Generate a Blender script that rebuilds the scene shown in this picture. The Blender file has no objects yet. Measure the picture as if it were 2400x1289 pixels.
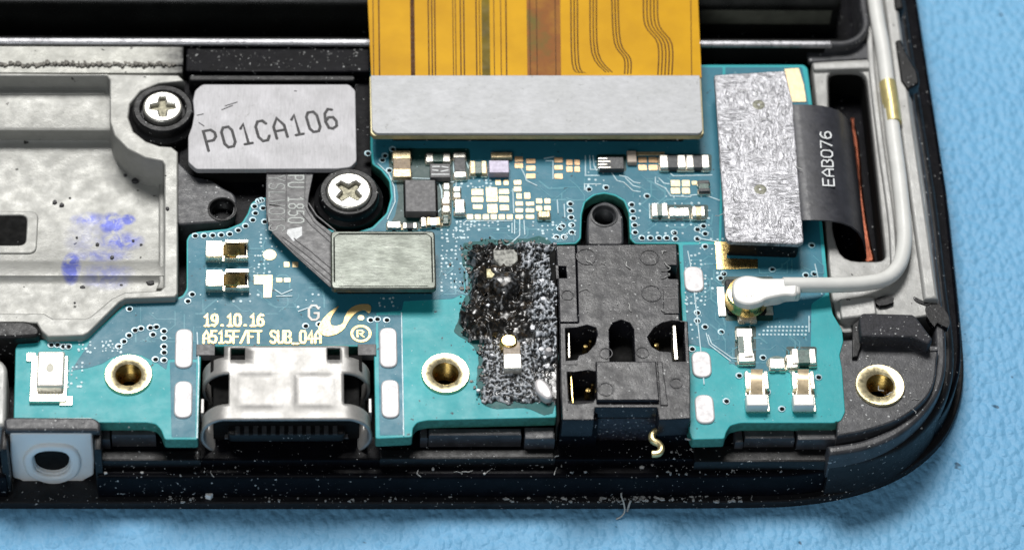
import bpy, math, random
from mathutils import Vector, Matrix, noise
from mathutils.geometry import delaunay_2d_cdt

# ------------------------------------------------------------------ scene, camera, light (units: 1 = 1 mm)
random.seed(7)
sc = bpy.context.scene
sc.unit_settings.scale_length = 0.001
sc.unit_settings.length_unit = 'MILLIMETERS'
FPX = 8570.0                                   # focal length in photograph pixels
vx = Vector((1.0, 0.0, -520 / FPX)).normalized()      # phone axes seen from the camera (right, up, back)
vy = Vector((-520.0, 11845.0, -FPX)).normalized()
vz = vx.cross(vy)
CR = Vector((vx[0], vy[0], vz[0])); CU = Vector((vx[1], vy[1], vz[1])); CB = Vector((vx[2], vy[2], vz[2]))
CAM = Vector((0, 0, 5.0)) + CB * 201.6
cam = bpy.data.cameras.new('camera'); cam.sensor_width = 36; cam.lens = 36 * FPX / 2400
cam.clip_start = 1; cam.clip_end = 5000
cam.dof.use_dof = True; cam.dof.focus_distance = 200.5; cam.dof.aperture_fstop = 0.05
co = bpy.data.objects.new('camera', cam); sc.collection.objects.link(co)
co.matrix_world = Matrix(((CR.x, CU.x, CB.x, CAM.x), (CR.y, CU.y, CB.y, CAM.y), (CR.z, CU.z, CB.z, CAM.z), (0, 0, 0, 1)))
sc.camera = co
wd = bpy.data.worlds.new('World'); sc.world = wd; wd.use_nodes = True
bg = wd.node_tree.nodes['Background']; bg.inputs[0].default_value = (.80, .90, 1, 1); bg.inputs[1].default_value = 0.06
sc.view_settings.view_transform = 'Standard'; sc.view_settings.look = 'None'
sc.view_settings.exposure = 0.0; sc.view_settings.gamma = 1.0; sc.view_settings.use_curve_mapping = False

def area_lamp(name, loc, target, sx, sy, power, col):
    l = bpy.data.lights.new(name, 'AREA'); l.shape = 'RECTANGLE'; l.size = sx; l.size_y = sy
    l.energy = power; l.color = col
    o = bpy.data.objects.new(name, l); sc.collection.objects.link(o)
    o.location = loc; d = Vector(target) - Vector(loc)
    o.rotation_euler = d.to_track_quat('-Z', 'Y').to_euler()
    o['kind'] = 'helper'
    return o
area_lamp('softbox_lamp', (-25, 132, 262), (0, 5, 3), 130, 75, 0.84e6, (1, .985, .96))
area_lamp('front_lamp', (-90, -240, 210), (0, 0, 0), 160, 120, 0.22e6, (.95, .98, 1))
area_lamp('glint_lamp', (31, 160, 230), (2, 0, 5), 46, 26, 0.026e6, (1, .98, .95))  # small lamp added only for glints on glossy surfaces
sc.cycles.max_bounces = 6; sc.cycles.use_denoising = True
sc.cycles.sample_clamp_indirect = 6

# ------------------------------------------------------------------ helpers
def P(px, py, z):
    """where the line of sight of a measured photo point meets the horizontal plane z (mm)"""
    d = CR * ((px - 1200) / FPX) + CU * (-(py - 644.5) / FPX) - CB
    t = (z - CAM.z) / d.z
    q = CAM + d * t
    return (q.x, q.y)
def PL(pts, z): return [P(a, b, z) for a, b in pts]
def RC(x0, y0, x1, y1, z):
    """axis-aligned rectangle on plane z from measured photo extents"""
    ym, xm = (y0 + y1) / 2, (x0 + x1) / 2
    a, b = P(x0, ym, z)[0], P(x1, ym, z)[0]
    t, u = P(xm, y0, z)[1], P(xm, y1, z)[1]
    return [(a, u), (b, u), (b, t), (a, t)]
def sarea(p): return sum(p[i - 1][0] * p[i][1] - p[i][0] * p[i - 1][1] for i in range(len(p))) / 2
def orient(p, ccw=True):
    p = list(p)
    return p if (sarea(p) > 0) == ccw else p[::-1]
def inset(p, d):
    n = len(p); out = []
    for i in range(n):
        a, b, c = Vector(p[i - 1]), Vector(p[i]), Vector(p[(i + 1) % n])
        e1 = (b - a); e2 = (c - b)
        if e1.length < 1e-7 or e2.length < 1e-7: out.append(tuple(b)); continue
        e1.normalize(); e2.normalize()
        n1 = Vector((-e1.y, e1.x)); n2 = Vector((-e2.y, e2.x))
        m = n1 + n2
        if m.length < 1e-4: m = n1
        m.normalize(); k = max(.35, m.dot(n1))
        q = b + m * (d / k); out.append((q.x, q.y))
    return out
def rnd(p, r, n=4):
    m = len(p); out = []
    rs = r if isinstance(r, (list, tuple)) else [r] * m
    for i in range(m):
        a, b, c = Vector(p[i - 1]), Vector(p[i]), Vector(p[(i + 1) % m]); rr = rs[i]
        u = a - b; v = c - b
        rr = min(rr, u.length * .48, v.length * .48)
        if rr < 1e-4: out.append((b.x, b.y)); continue
        s = b + u.normalized() * rr; e = b + v.normalized() * rr
        for k in range(n + 1):
            t = k / n; q = s * (1 - t) ** 2 + b * 2 * t * (1 - t) + e * t * t
            out.append((q.x, q.y))
    return out
def spl(pts, n=6, closed=True):
    m = len(pts); out = []
    rng = range(m) if closed else range(m - 1)
    for i in rng:
        g = (lambda k: Vector(pts[k % m])) if closed else (lambda k: Vector(pts[max(0, min(m - 1, k))]))
        p0, p1, p2, p3 = g(i - 1), g(i), g(i + 1), g(i + 2)
        for k in range(n):
            t = k / n
            q = .5 * ((2 * p1) + (p2 - p0) * t + (2 * p0 - 5 * p1 + 4 * p2 - p3) * t * t + (3 * p1 - p0 - 3 * p2 + p3) * t ** 3)
            out.append(tuple(q))
    if not closed: out.append(tuple(pts[-1]))
    return out
def circ(cx, cy, r, n=32, ry=None):
    return [(cx + r * math.cos(2 * math.pi * k / n), cy + (ry or r) * math.sin(2 * math.pi * k / n)) for k in range(n)]
class G:
    """collects faces; mk() turns it into one mesh object"""
    def __init__(s): s.v = []; s.f = []; s.flat = []
    def add(s, v, f):
        o = len(s.v); s.v += [tuple(q) for q in v]; s.f += [tuple(i + o for i in q) for q in f]; return s
    def prism(s, polys, z0, z1, b=0.0, seg=2):
        if isinstance(polys[0][0], (int, float)): polys = [polys]
        loops = [orient(p, i == 0) for i, p in enumerate(polys)]
        lev = [(0, z0)]
        if b > 0: lev += [(b * (1 - math.cos(t * math.pi / 2 / seg)), z1 - b + b * math.sin(t * math.pi / 2 / seg)) for t in range(seg + 1)]
        else: lev.append((0, z1))
        V = []; F = []; starts = []
        for lp in loops:
            n = len(lp); st = len(V); starts.append(st)
            for d, z in lev:
                q = inset(lp, d) if d > 0 else lp
                V += [(x, y, z) for x, y in q]
            for k in range(len(lev) - 1):
                for i in range(n):
                    j = (i + 1) % n
                    F.append((st + k * n + i, st + k * n + j, st + (k + 1) * n + j, st + (k + 1) * n + i))
        for k, up in ((len(lev) - 1, True), (0, False)):
            idx = []; vv = []; ed = []; lps = []
            for lp, st in zip(loops, starts):
                n = len(lp); o = len(vv); ring = [V[st + k * n + i] for i in range(n)]; lps.append(ring)
                idx += [st + k * n + i for i in range(n)]; vv += [Vector(q[:2]) for q in ring]; ed += [(o + i, o + (i + 1) % n) for i in range(n)]
            ov, oe, of, vo, eo, fo = delaunay_2d_cdt(vv, ed, [], 0, 1e-6)
            mp = []
            for i, q in enumerate(ov):
                if vo[i]: mp.append(idx[vo[i][0]])
                else: V.append((q[0], q[1], lev[k][1])); mp.append(len(V) - 1)
            for t in of:
                cx = sum(ov[i][0] for i in t) / len(t); cy = sum(ov[i][1] for i in t) / len(t); ins = False
                for ring in lps:
                    for i in range(len(ring)):
                        (xa, ya, _), (xb, yb, _) = ring[i - 1], ring[i]
                        if (ya > cy) != (yb > cy) and cx < (xb - xa) * (cy - ya) / (yb - ya) + xa: ins = not ins
                if not ins: continue
                A, B, C = ov[t[0]], ov[t[1]], ov[t[2]]
                cr = (B[0] - A[0]) * (C[1] - A[1]) - (B[1] - A[1]) * (C[0] - A[0])
                f = [mp[i] for i in t]
                if len(set(f)) < 3: continue
                s.flat.append(len(s.f) + len(F)); F.append(tuple(f) if (cr > 0) == up else tuple(f[::-1]))
        return s.add(V, F)
    def lathe(s, c, prof, n=40):
        V = []; F = []; m = len(prof)
        for k in range(n):
            a = 2 * math.pi * k / n
            V += [(c[0] + r * math.cos(a), c[1] + r * math.sin(a), z) for r, z in prof]
        for k in range(n):
            for i in range(m - 1):
                F.append((k * m + i, ((k + 1) % n) * m + i, ((k + 1) % n) * m + i + 1, k * m + i + 1))
        return s.add(V, F)
    def tube(s, path, r, n=14, cap=True):
        path = [Vector(p) for p in path]; V = []; F = []; m = len(path)
        for i, p in enumerate(path):
            t = (path[min(i + 1, m - 1)] - path[max(i - 1, 0)]).normalized()
            up = Vector((0, 0, 1)) if abs(t.z) < .9 else Vector((0, 1, 0))
            a = t.cross(up).normalized(); b = a.cross(t)
            rr = r(i / (m - 1)) if callable(r) else r
            V += [tuple(p + (a * math.cos(2 * math.pi * k / n) + b * math.sin(2 * math.pi * k / n)) * rr) for k in range(n)]
        for i in range(m - 1):
            for k in range(n):
                F.append((i * n + k, i * n + (k + 1) % n, (i + 1) * n + (k + 1) % n, (i + 1) * n + k))
        if cap: F += [tuple(range(n)), tuple(range((m - 1) * n, m * n))[::-1]]
        return s.add(V, F)
    def ribbon(s, pts, w, z, th=.02, cap=True, b=0.0, rise=.0008):
        """flat stroke with rounded ends, quad by quad"""
        pts = [Vector(p) for p in pts]; m = len(pts); rows = []
        def dirs(i):
            e1 = (pts[i] - pts[i - 1]).normalized() if i else None
            e2 = (pts[i + 1] - pts[i]).normalized() if i < m - 1 else None
            return e1 or e2, e2 or e1
        for i, p in enumerate(pts):
            e1, e2 = dirs(i); n1 = Vector((-e1.y, e1.x)); n2 = Vector((-e2.y, e2.x)); mm = n1 + n2
            if mm.length < .3: mm = n1.copy()
            mm.normalize(); k = max(.62, mm.dot(n1)); o = mm * (w / 2 / k)
            if cap and i == 0: rows += [(p - e2 * w * .48, o * .35), (p - e2 * w * .34, o * .78)]
            rows.append((p, o))
            if cap and i == m - 1: rows += [(p + e1 * w * .34, o * .78), (p + e1 * w * .48, o * .35)]
        V = []; F = []
        for i, (p, o) in enumerate(rows):
            zt = z + th + rise * i; sh = 1 - (2 * b / w if w else 0)
            for q, zz in ((p + o, z), (p + o * sh, zt), (p - o * sh, zt), (p - o, z)): V.append((q.x, q.y, zz))
        for i in range(len(rows) - 1):
            for k in range(3): F.append((4 * i + k, 4 * i + 4 + k, 4 * i + 5 + k, 4 * i + 1 + k)[::-1])
        n = len(rows) - 1
        F += [(0, 1, 2, 3), (4 * n + 3, 4 * n + 2, 4 * n + 1, 4 * n)]
        return s.add(V, F)
    def block(s, rect, z0, z1, b=.03, r=0):
        return s.prism(rnd(rect, r) if r else rect, z0, z1, b)

coll = sc.collection
def mk(name, g, mat, parent=None, ang=35, label=None, kind=None):
    me = bpy.data.meshes.new(name); me.from_pydata(g.v, [], g.f); me.update()
    me.materials.append(mat)
    if ang:
        me.shade_smooth(); me.set_sharp_from_angle(angle=math.radians(ang))
        for i in g.flat: me.polygons[i].use_smooth = False
    o = bpy.data.objects.new(name, me); coll.objects.link(o)
    if parent:
        o.parent = parent
        if parent.type == 'EMPTY': o.matrix_parent_inverse = Matrix.Translation(-parent.location)
    if label: o['label'] = label
    if kind: o['kind'] = kind
    return o
def thing(name, label, cat, base, group=None):
    e = bpy.data.objects.new(name, None); coll.objects.link(e); e.empty_display_size = 2
    e.location = base
    e['label'] = label; e['category'] = cat
    if group: e['group'] = group
    return e
def tag(o, label, cat, group=None):
    o['label'] = label; o['category'] = cat
    if group: o['group'] = group
    return o

# ------------------------------------------------------------------ materials
def lin(r, g, b):
    f = lambda c: ((c / 255) / 12.92 if c / 255 <= .04045 else ((c / 255 + .055) / 1.055) ** 2.4)
    return (f(r), f(g), f(b), 1)
class NT:
    def __init__(s, name):
        s.m = bpy.data.materials.new(name); s.m.use_nodes = True
        s.t = s.m.node_tree; s.b = s.t.nodes['Principled BSDF']; s.tc = s.t.nodes.new('ShaderNodeTexCoord')
        s.co = s.tc.outputs['Object']
    def n(s, kind, **kw):
        nd = s.t.nodes.new('ShaderNode' + kind)
        for k, v in kw.items():
            if hasattr(nd, k) and k not in ('inputs',): setattr(nd, k, v)
            else: nd.inputs[k].default_value = v
        return nd
    def l(s, a, b): s.t.links.new(a, b)
    def scaled(s, sx, sy, sz, rot=0):
        mp = s.n('Mapping'); mp.inputs['Scale'].default_value = (sx, sy, sz); mp.inputs['Rotation'].default_value = (0, 0, rot)
        s.l(s.co, mp.inputs[0]); return mp.outputs[0]
    def noise(s, scale, detail=3, rough=.55, dist=0, co=None):
        nd = s.n('TexNoise'); nd.inputs['Scale'].default_value = scale; nd.inputs['Detail'].default_value = detail
        nd.inputs['Roughness'].default_value = rough; nd.inputs['Distortion'].default_value = dist
        s.l(co or s.co, nd.inputs['Vector']); return nd.outputs['Fac']
    def ramp(s, fac, stops):
        r = s.n('ValToRGB'); e = r.color_ramp.elements
        while len(e) < len(stops): e.new(.5)
        for q, (p, c) in zip(e, stops):
            q.position = p; q.color = c if len(c) == 4 else (*c, 1)
        s.l(fac, r.inputs[0]); return r.outputs[0]
    def grey(s, fac, a, b): return s.ramp(fac, [(a, (0, 0, 0, 1)), (b, (1, 1, 1, 1))])
    def mix(s, fac, a, b, mode='MIX'):
        m = s.n('MixRGB'); m.blend_type = mode
        for sock, v in ((m.inputs[0], fac), (m.inputs[1], a), (m.inputs[2], b)):
            if hasattr(v, 'is_output') or hasattr(v, 'node'): s.l(v, sock)
            else: sock.default_value = v
        return m.outputs[0]
    def math(s, op, a, b=0.0):
        m = s.n('Math'); m.operation = op
        for sock, v in ((m.inputs[0], a), (m.inputs[1], b)):
            if hasattr(v, 'node'): s.l(v, sock)
            else: sock.default_value = v
        return m.outputs[0]
    def bump(s, h, strength, dist):
        b = s.n('Bump'); b.inputs['Strength'].default_value = strength; b.inputs['Distance'].default_value = dist
        s.l(h, b.inputs['Height']); s.l(b.outputs[0], s.b.inputs['Normal'])
    def set(s, **kw):
        for k, v in kw.items():
            k = k.replace('_', ' ')
            if hasattr(v, 'node'): s.l(v, s.b.inputs[k])
            else: s.b.inputs[k].default_value = v
        return s.m
def plain(name, c, rough=.5, metal=0, var=.15, vs=1.2, bump=0, bs=8, spec=.5, rv=.1, speck=0, coat=0):
    t = NT(name); f = t.noise(vs, 4, .6)
    c0 = tuple(x * (1 - var) for x in c[:3]) + (1,); c1 = tuple(min(1, x * (1 + var)) for x in c[:3]) + (1,)
    col = t.ramp(f, [(.3, c0), (.7, c1)])
    if speck:
        sp = t.noise(5.5, 2, .5)
        col = t.mix(t.grey(sp, .70 - speck * .06, .73), col, (.55, .56, .56, 1))
    r = t.noise(vs * 2.3, 3)
    rr = t.ramp(r, [(.3, (rough - rv,) * 3), (.7, (min(1, rough + rv),) * 3)])
    if bump: t.bump(t.noise(bs, 4, .6), bump, .05)
    return t.set(Base_Color=col, Roughness=rr, Metallic=metal, Specular_IOR_Level=spec, Coat_Weight=coat)

# ---- plastics and metals
m_black = plain('black_plastic', (.007, .007, .008), .42, var=.4, bump=.25, bs=9, speck=.12, rv=.1, spec=.3)
m_blackgloss = plain('black_gloss_plastic', (.004, .004, .006), .34, var=.4, bump=.15, bs=4, speck=.08, rv=.08, spec=.06)
m_blackmatte = plain('black_matte_plastic', (.012, .012, .014), .5, var=.35, bump=.35, bs=12, speck=.12, rv=.1, spec=.35)
m_jack = plain('jack_plastic', (.013, .013, .017), .30, var=.4, vs=.7, bump=.16, bs=6, speck=.12, rv=.1, spec=.28)
m_greyplastic = plain('grey_plastic', (.045, .046, .052), .45, var=.35, bump=.3, bs=8, speck=.12)
m_hole = plain('dark_hollow', (.004, .004, .004), .8, var=.2, spec=.2)
m_film = plain('black_film', (.022, .022, .027), .36, var=.3, bump=.2, bs=3, rv=.08)
m_rubber = plain('sponge_rubber', (.028, .028, .034), .7, var=.5, vs=6, bump=.8, bs=10, speck=.3)
m_wrap = plain('battery_wrap', (.010, .011, .010), .3, var=.4, vs=.4, bump=.1, bs=2)
m_gold = plain('gold_plating', (.95, .66, .26), .26, 1, var=.14, vs=4, bump=.15, bs=10)
m_brass = plain('brass', (.93, .80, .50), .3, .85, var=.08, vs=2)
m_palegold = plain('pale_gold_pad', (.86, .68, .40), .42, .4, var=.14, vs=2.5, bump=.25, bs=9)
m_peachpad = plain('copper_tinted_pad', (.78, .50, .28), .42, .4, var=.16, vs=2.5, bump=.25, bs=9)
m_tin = plain('tinned_pad', (.66, .64, .65), .45, .15, var=.08, vs=1.5, bump=.1, bs=4)
m_tingold = plain('spring_contact_metal', (.93, .86, .72), .27, .9, var=.1, vs=3, bump=.1, bs=8)
m_copper = plain('copper', (.20, .065, .038), .35, 1, var=.4, vs=1, bump=.2, bs=5)
m_chip = plain('chip_mould', (.12, .118, .122), .5, var=.12, vs=2, bump=.2, bs=14)
m_chipdark = plain('chip_dark', (.05, .052, .056), .45, var=.3, vs=3, bump=.2, bs=14)
m_cap = plain('capacitor_ceramic', (.28, .20, .12), .5, var=.3, vs=4)
m_capgreen = plain('glassy_green_body', (.05, .11, .09), .25, var=.5, vs=4)
m_term = plain('solder_terminal', (.78, .75, .68), .35, .7, var=.2, vs=6, bump=.3, bs=9)
m_termtan = plain('tan_terminal', (.62, .50, .30), .4, .55, var=.25, vs=6, bump=.3, bs=9)
m_lilac = plain('lilac_grey_chip', (.36, .33, .42), .4, .2, var=.15, vs=4)
m_cable = plain('cable_jacket', (.80, .80, .77), .40, var=.05, vs=1, bump=.08, bs=3)
m_cablehead = plain('plug_white_metal', (.80, .80, .77), .4, .15, var=.04, vs=2, bump=.08, bs=3)
m_print_dark = plain('dark_ink', (.035, .034, .037), .6, var=.4, vs=4)
m_print_white = plain('white_ink', (.75, .77, .78), .55, var=.2, vs=4)
m_print_gold = plain('gold_lettering', (.82, .60, .26), .4, .4, var=.12, vs=3)
m_silk = plain('raised_trace_mask', (.30, .52, .60), .25, var=.3, vs=2, spec=.9)
m_silkline = plain('pale_trace_mask', (.42, .60, .66), .3, var=.3, vs=2)
m_white = plain('white_crumb', (.9, .9, .88), .5)
m_dust = plain('dust', (.45, .45, .44), .7, var=.5, vs=3)
m_whiterub = plain('translucent_white_rubber', (.95, .965, .95), .38, var=.03, vs=.6, bump=.15, bs=2)
m_whiterub.node_tree.nodes['Principled BSDF'].inputs['Subsurface Weight'].default_value = .3
m_whiterub.node_tree.nodes['Principled BSDF'].inputs['Subsurface Radius'].default_value = (1, 1.1, 1.2)

def cast_silver(name, c, stain=None, dark=None, rough=.5):
    t = NT(name)
    f = t.noise(.45, 5, .6); g = t.noise(3.2, 4, .65); sp = t.noise(2.1, 2, .5)
    col = t.ramp(f, [(.3, tuple(x * .88 for x in c) + (1,)), (.7, tuple(min(1, x * 1.06) for x in c) + (1,))])
    col = t.mix(t.grey(g, .42, .62), t.mix(1.0, col, (.94, .94, .93, 1), 'MULTIPLY'), col)
    col = t.mix(t.grey(sp, .735, .75), col, (.05, .05, .045, 1))
    if stain:
        sep = t.n('SeparateXYZ'); t.l(t.co, sep.inputs[0]); tot = None
        wob = t.noise(1.6, 4, .7, .6)
        for (cx, cy, rx, ry, k) in stain:
            dx = t.math('DIVIDE', t.math('SUBTRACT', sep.outputs[0], cx), rx)
            dy = t.math('DIVIDE', t.math('SUBTRACT', sep.outputs[1], cy), ry)
            d = t.math('ADD', t.math('MULTIPLY', dx, dx), t.math('MULTIPLY', dy, dy))
            v = t.math('MULTIPLY', t.math('MAXIMUM', t.math('SUBTRACT', 1.0, d), 0.0), k)
            tot = v if tot is None else t.math('MAXIMUM', tot, v)
        msk = t.math('MINIMUM', t.math('MULTIPLY', t.math('MULTIPLY', tot, 1.9), t.grey(wob, .34, .58)), .92)
        col = t.mix(msk, col, (.085, .11, .44, 1))
    if dark:                                    # soot and worn black paint, a patch with its own outline
        sep2 = t.n('SeparateXYZ'); t.l(t.co, sep2.inputs[0])
        w = t.math('MULTIPLY', t.math('SUBTRACT', t.noise(1.5, 5, .7), .5), dark[2])
        xx = t.math('ADD', sep2.outputs[0], w)
        k = t.math('DIVIDE', t.math('SUBTRACT', xx, dark[0]), dark[1])
        cl = t.n('Clamp'); t.l(k, cl.inputs[0])
        col = t.mix(cl.outputs[0], col, (.012, .012, .013, 1))
    t.bump(t.noise(5, 5, .7), .45, .05)
    r = t.ramp(t.noise(1.3, 4), [(.3, (rough - .1,) * 3), (.7, (rough + .1,) * 3)])
    return t.set(Base_Color=col, Roughness=r, Metallic=.35)
def brushed(name, c, sx, sy, rot=0, metal=.75, rough=.38, marks=.5, speck=True, contrast=.25):
    t = NT(name); v = t.scaled(sx, sy, 1, rot)
    f = t.noise(1.0, 5, .7, 0, v); g = t.noise(.7, 4, .6)
    col = t.ramp(f, [(.3, tuple(x * (1 - contrast) for x in c) + (1,)), (.7, tuple(min(1, x * 1.04) for x in c) + (1,))])
    col = t.mix(t.grey(g, .3, .75), t.mix(1.0, col, (.88, .88, .9, 1), 'MULTIPLY'), col)
    if speck:
        sp = t.noise(2.6, 4, .7, 1.0)
        col = t.mix(t.math('MULTIPLY', t.grey(sp, .62, .72), marks), col, (.20, .20, .19, 1))
    t.bump(f, .35, .03)
    r = t.ramp(g, [(.3, (rough - .08,) * 3), (.7, (rough + .1,) * 3)])
    return t.set(Base_Color=col, Roughness=r, Metallic=metal)
m_plate = brushed('brushed_steel_plate', (.50, .495, .51), 9, 1.2, metal=.15, rough=.5, marks=.6, contrast=.2)
m_bar = brushed('stiffener_metal', (.56, .57, .58), 2.2, 4, metal=.08, marks=.5, rough=.52, contrast=.16)
m_shell = brushed('port_shell_steel', (.44, .43, .41), 2.4, 1.4, metal=.35, rough=.42, marks=.35, contrast=.22)
m_capmetal = brushed('shield_cap_metal', (.155, .17, .145), 1.6, 4.5, .5, metal=.5, rough=.36, marks=.5, contrast=.5)
m_screw = brushed('screw_nickel', (.82, .80, .72), 5, 5, metal=.75, rough=.27, marks=.4)

def m_foil():
    t = NT('crinkled_conductive_fabric')
    a = t.noise(1.0, 4, .65, 2.2, t.scaled(4.6, 1.5, 1, .35)); b = t.noise(1.0, 4, .65, 2.0, t.scaled(1.5, 4.8, 1, .3))
    m = t.grey(t.noise(.55, 2), .42, .58); h = t.mix(m, a, b)
    col = t.ramp(h, [(.34, (.12, .12, .13, 1)), (.48, (.36, .36, .38, 1)), (.63, (.62, .62, .66, 1))])
    t.bump(h, .6, .10)
    return t.set(Base_Color=col, Roughness=.36, Metallic=.55)
m_fabric = m_foil()
def m_orange():
    t = NT('polyimide_film')
    f = t.noise(.25, 3, .5); g = t.noise(.9, 4, .6)
    col = t.ramp(f, [(.3, (.66, .34, .001, 1)), (.7, (.80, .43, .003, 1))])
    col = t.mix(t.grey(g, .35, .8), t.mix(1.0, col, (.9, .88, .8, 1), 'MULTIPLY'), col)
    t.bump(t.noise(.8, 3), .12, .08)
    return t.set(Base_Color=col, Roughness=.45, Specular_IOR_Level=.10)
m_poly = m_orange()
m_polydark = plain('ribbon_trace_brown', (.085, .030, .003), .5, var=.35, vs=1.5, spec=.12)
m_polyrust = plain('ribbon_copper_window', (.30, .085, .003), .5, var=.35, vs=.7, spec=.15)
def m_window():
    t = NT('ribbon_heat_tinted_window')
    c = t.ramp(t.noise(.42, 4, .6), [(.36, (.15, .11, .006, 1)), (.50, (.27, .085, .003, 1)), (.66, (.36, .15, .004, 1))])
    return t.set(Base_Color=c, Roughness=.45, Specular_IOR_Level=.15)
m_polywin = m_window()
m_polygreen = plain('ribbon_olive_window', (.17, .12, .006), .5, var=.3, vs=.7, spec=.15)

def solder_mask(name, c, spec):
    t = NT(name)
    f = t.noise(.22, 4, .6); g = t.noise(2.6, 4, .65)
    col = t.ramp(f, [(.3, tuple(x * .90 for x in c) + (1,)), (.7, tuple(min(1, x * 1.1) for x in c) + (1,))])
    col = t.mix(t.grey(g, .35, .7), t.mix(1.0, col, (.90, .93, .95, 1), 'MULTIPLY'), col)
    sp = t.noise(4.2, 3, .6); col = t.mix(t.grey(sp, .69, .73), col, (.40, .62, .66, 1))
    dk = t.noise(3.1, 2, .5); col = t.mix(t.grey(dk, .715, .74), col, (.02, .06, .08, 1))
    t.bump(t.noise(1.9, 5, .7), .30, .035)
    r = t.ramp(t.noise(1.1, 4, .6), [(.3, (.28,) * 3), (.7, (.44,) * 3)])
    return t.set(Base_Color=col, Roughness=r, Specular_IOR_Level=spec)
m_board = solder_mask('teal_solder_mask', (.028, .42, .455), .22)
m_pour = solder_mask('blue_solder_mask', (.028, .190, .268), .24)
m_edge = plain('board_edge_laminate', (.05, .22, .17), .6, var=.3, vs=4)
def m_work():
    t = NT('blue_silicone_mat')
    v = t.n('TexVoronoi'); v.feature = 'SMOOTH_F1'; v.inputs['Scale'].default_value = 2.5; v.inputs['Smoothness'].default_value = .45
    ds = t.noise(.8, 3, .6); mp = t.n('VectorMath'); mp.operation = 'ADD'
    cx = t.n('CombineXYZ'); t.l(t.math('MULTIPLY', ds, .45), cx.inputs[0]); t.l(t.math('MULTIPLY', ds, -.35), cx.inputs[1])
    t.l(t.scaled(1, .72, 1, .5), mp.inputs[0]); t.l(cx.outputs[0], mp.inputs[1]); t.l(mp.outputs[0], v.inputs['Vector'])
    h = t.math('ADD', t.math('MULTIPLY', v.outputs['Distance'], -1.0), t.math('MULTIPLY', t.noise(3.5, 4, .6), .5))
    c = t.ramp(t.noise(.07, 3, .6), [(.3, (.175, .455, .74, 1)), (.7, (.205, .50, .78, 1))])
    c = t.mix(t.grey(t.noise(.8, 2, .5), .735, .76), c, (.05, .14, .24, 1))
    t.bump(h, .75, .20)
    return t.set(Base_Color=c, Roughness=.48, Specular_IOR_Level=.4)
m_mat = m_work()

# ------------------------------------------------------------------ work mat (setting)
ZB = 5.0                                        # top of the circuit board
g = G(); q = 400
g.prism([(-q, -q), (q, -q), (q, q), (-q, q)], -3, 0)
o = mk('work_mat', g, m_mat); o['kind'] = 'structure'; o['label'] = 'light blue textured silicone work mat under the phone'

# ------------------------------------------------------------------ phone frame
frame = thing('phone_frame', 'opened black and silver phone frame lying face down on the blue mat', 'phone frame', (0, 0, 0))
RIM = spl(PL([(-500, 1180), (0, 1180), (600, 1181), (1200, 1181), (1700, 1179), (1880, 1173), (2020, 1147), (2130, 1100), (2210, 1030), (2248, 950), (2259, 860), (2248, 720)], .5), 5, False)
RIM += PL([(2225, 500), (2148, 0), (2100, -320), (-500, -320)], .5)
RIM = orient(RIM)
mk('screen_bezel', G().prism(RIM, 0, .55, .12), m_blackmatte, frame)
BODY = inset(RIM, .42)
gy = P(120, 1016, 5.15)[1]                      # front plane of the rubber gasket, which sits in a notch of the floor
xn0, xn1 = P(14, 1100, 2.5)[0], P(228, 1100, 2.5)[0]; nb = []
for i, p in enumerate(BODY):
    if i and BODY[i - 1][0] < xn0 <= p[0] and i < 20: nb += [(xn0, p[1]), (xn0, gy + 1.7), (xn1, gy + 1.7), (xn1, p[1])]
    if not (xn0 <= p[0] <= xn1 and p[1] < gy): nb.append(p)
BODY = nb
# floor slab (with the battery bay kept lower) and rear part
yl = P(900, 92, 5)[1]; ybk = P(900, -320, .5)[1] + .5
lo = [p for p in BODY]
mk('frame_floor', G().prism(BODY, .55, 2.55, .25, 3), m_blackgloss, frame)

# right black outer wall and bottom corner lip
def band(curve_px, z, w):                       # strip of width w mm to the inside of a measured curve
    c = spl(PL(curve_px, z), 6, False); v = [Vector(p) for p in c]; out = []
    for i, p in enumerate(v):
        t = (v[min(i + 1, len(v) - 1)] - v[max(i - 1, 0)]).normalized(); out.append((p.x - t.y * w, p.y + t.x * w))
    return [tuple(p) for p in v] + out[::-1]
lipc = [(1945, 1066), (2030, 1052), (2110, 1018), (2175, 960), (2212, 890), (2218, 800), (2205, 680), (2180, 470), (2138, 190), (2106, -20), (2070, -260)]
mk('corner_lip', G().prism(band(lipc, 4.5, .62), 2.3, 4.5, .2, 3), m_greyplastic, frame)
wallc = [(1945, 1092), (2035, 1078), (2125, 1042), (2195, 975), (2231, 895), (2236, 800), (2221, 680), (2196, 470), (2152, 190), (2120, -20), (2084, -260)]
mk('corner_wall', G().prism(band(wallc, 3.4, .75), .5, 3.4, .3, 3), m_blackmatte, frame)
CT = spl(PL([(1962, 800), (2010, 795), (2180, 812), (2196, 850), (2180, 920), (2120, 975), (2040, 1006), (1962, 1022)], 4.95), 5, False)
mk('corner_block', G().prism([CT, circ(*P(2062, 905, 4.95), 1.22)], 2.0, 4.95, .12, 2), m_greyplastic, frame)
mk('groove_floor', G().prism(band([(1950, 1050), (2040, 1036), (2120, 1000), (2180, 940), (2205, 870), (2205, 780)], 3.6, .6), 2, 3.6), m_hole, frame)

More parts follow.
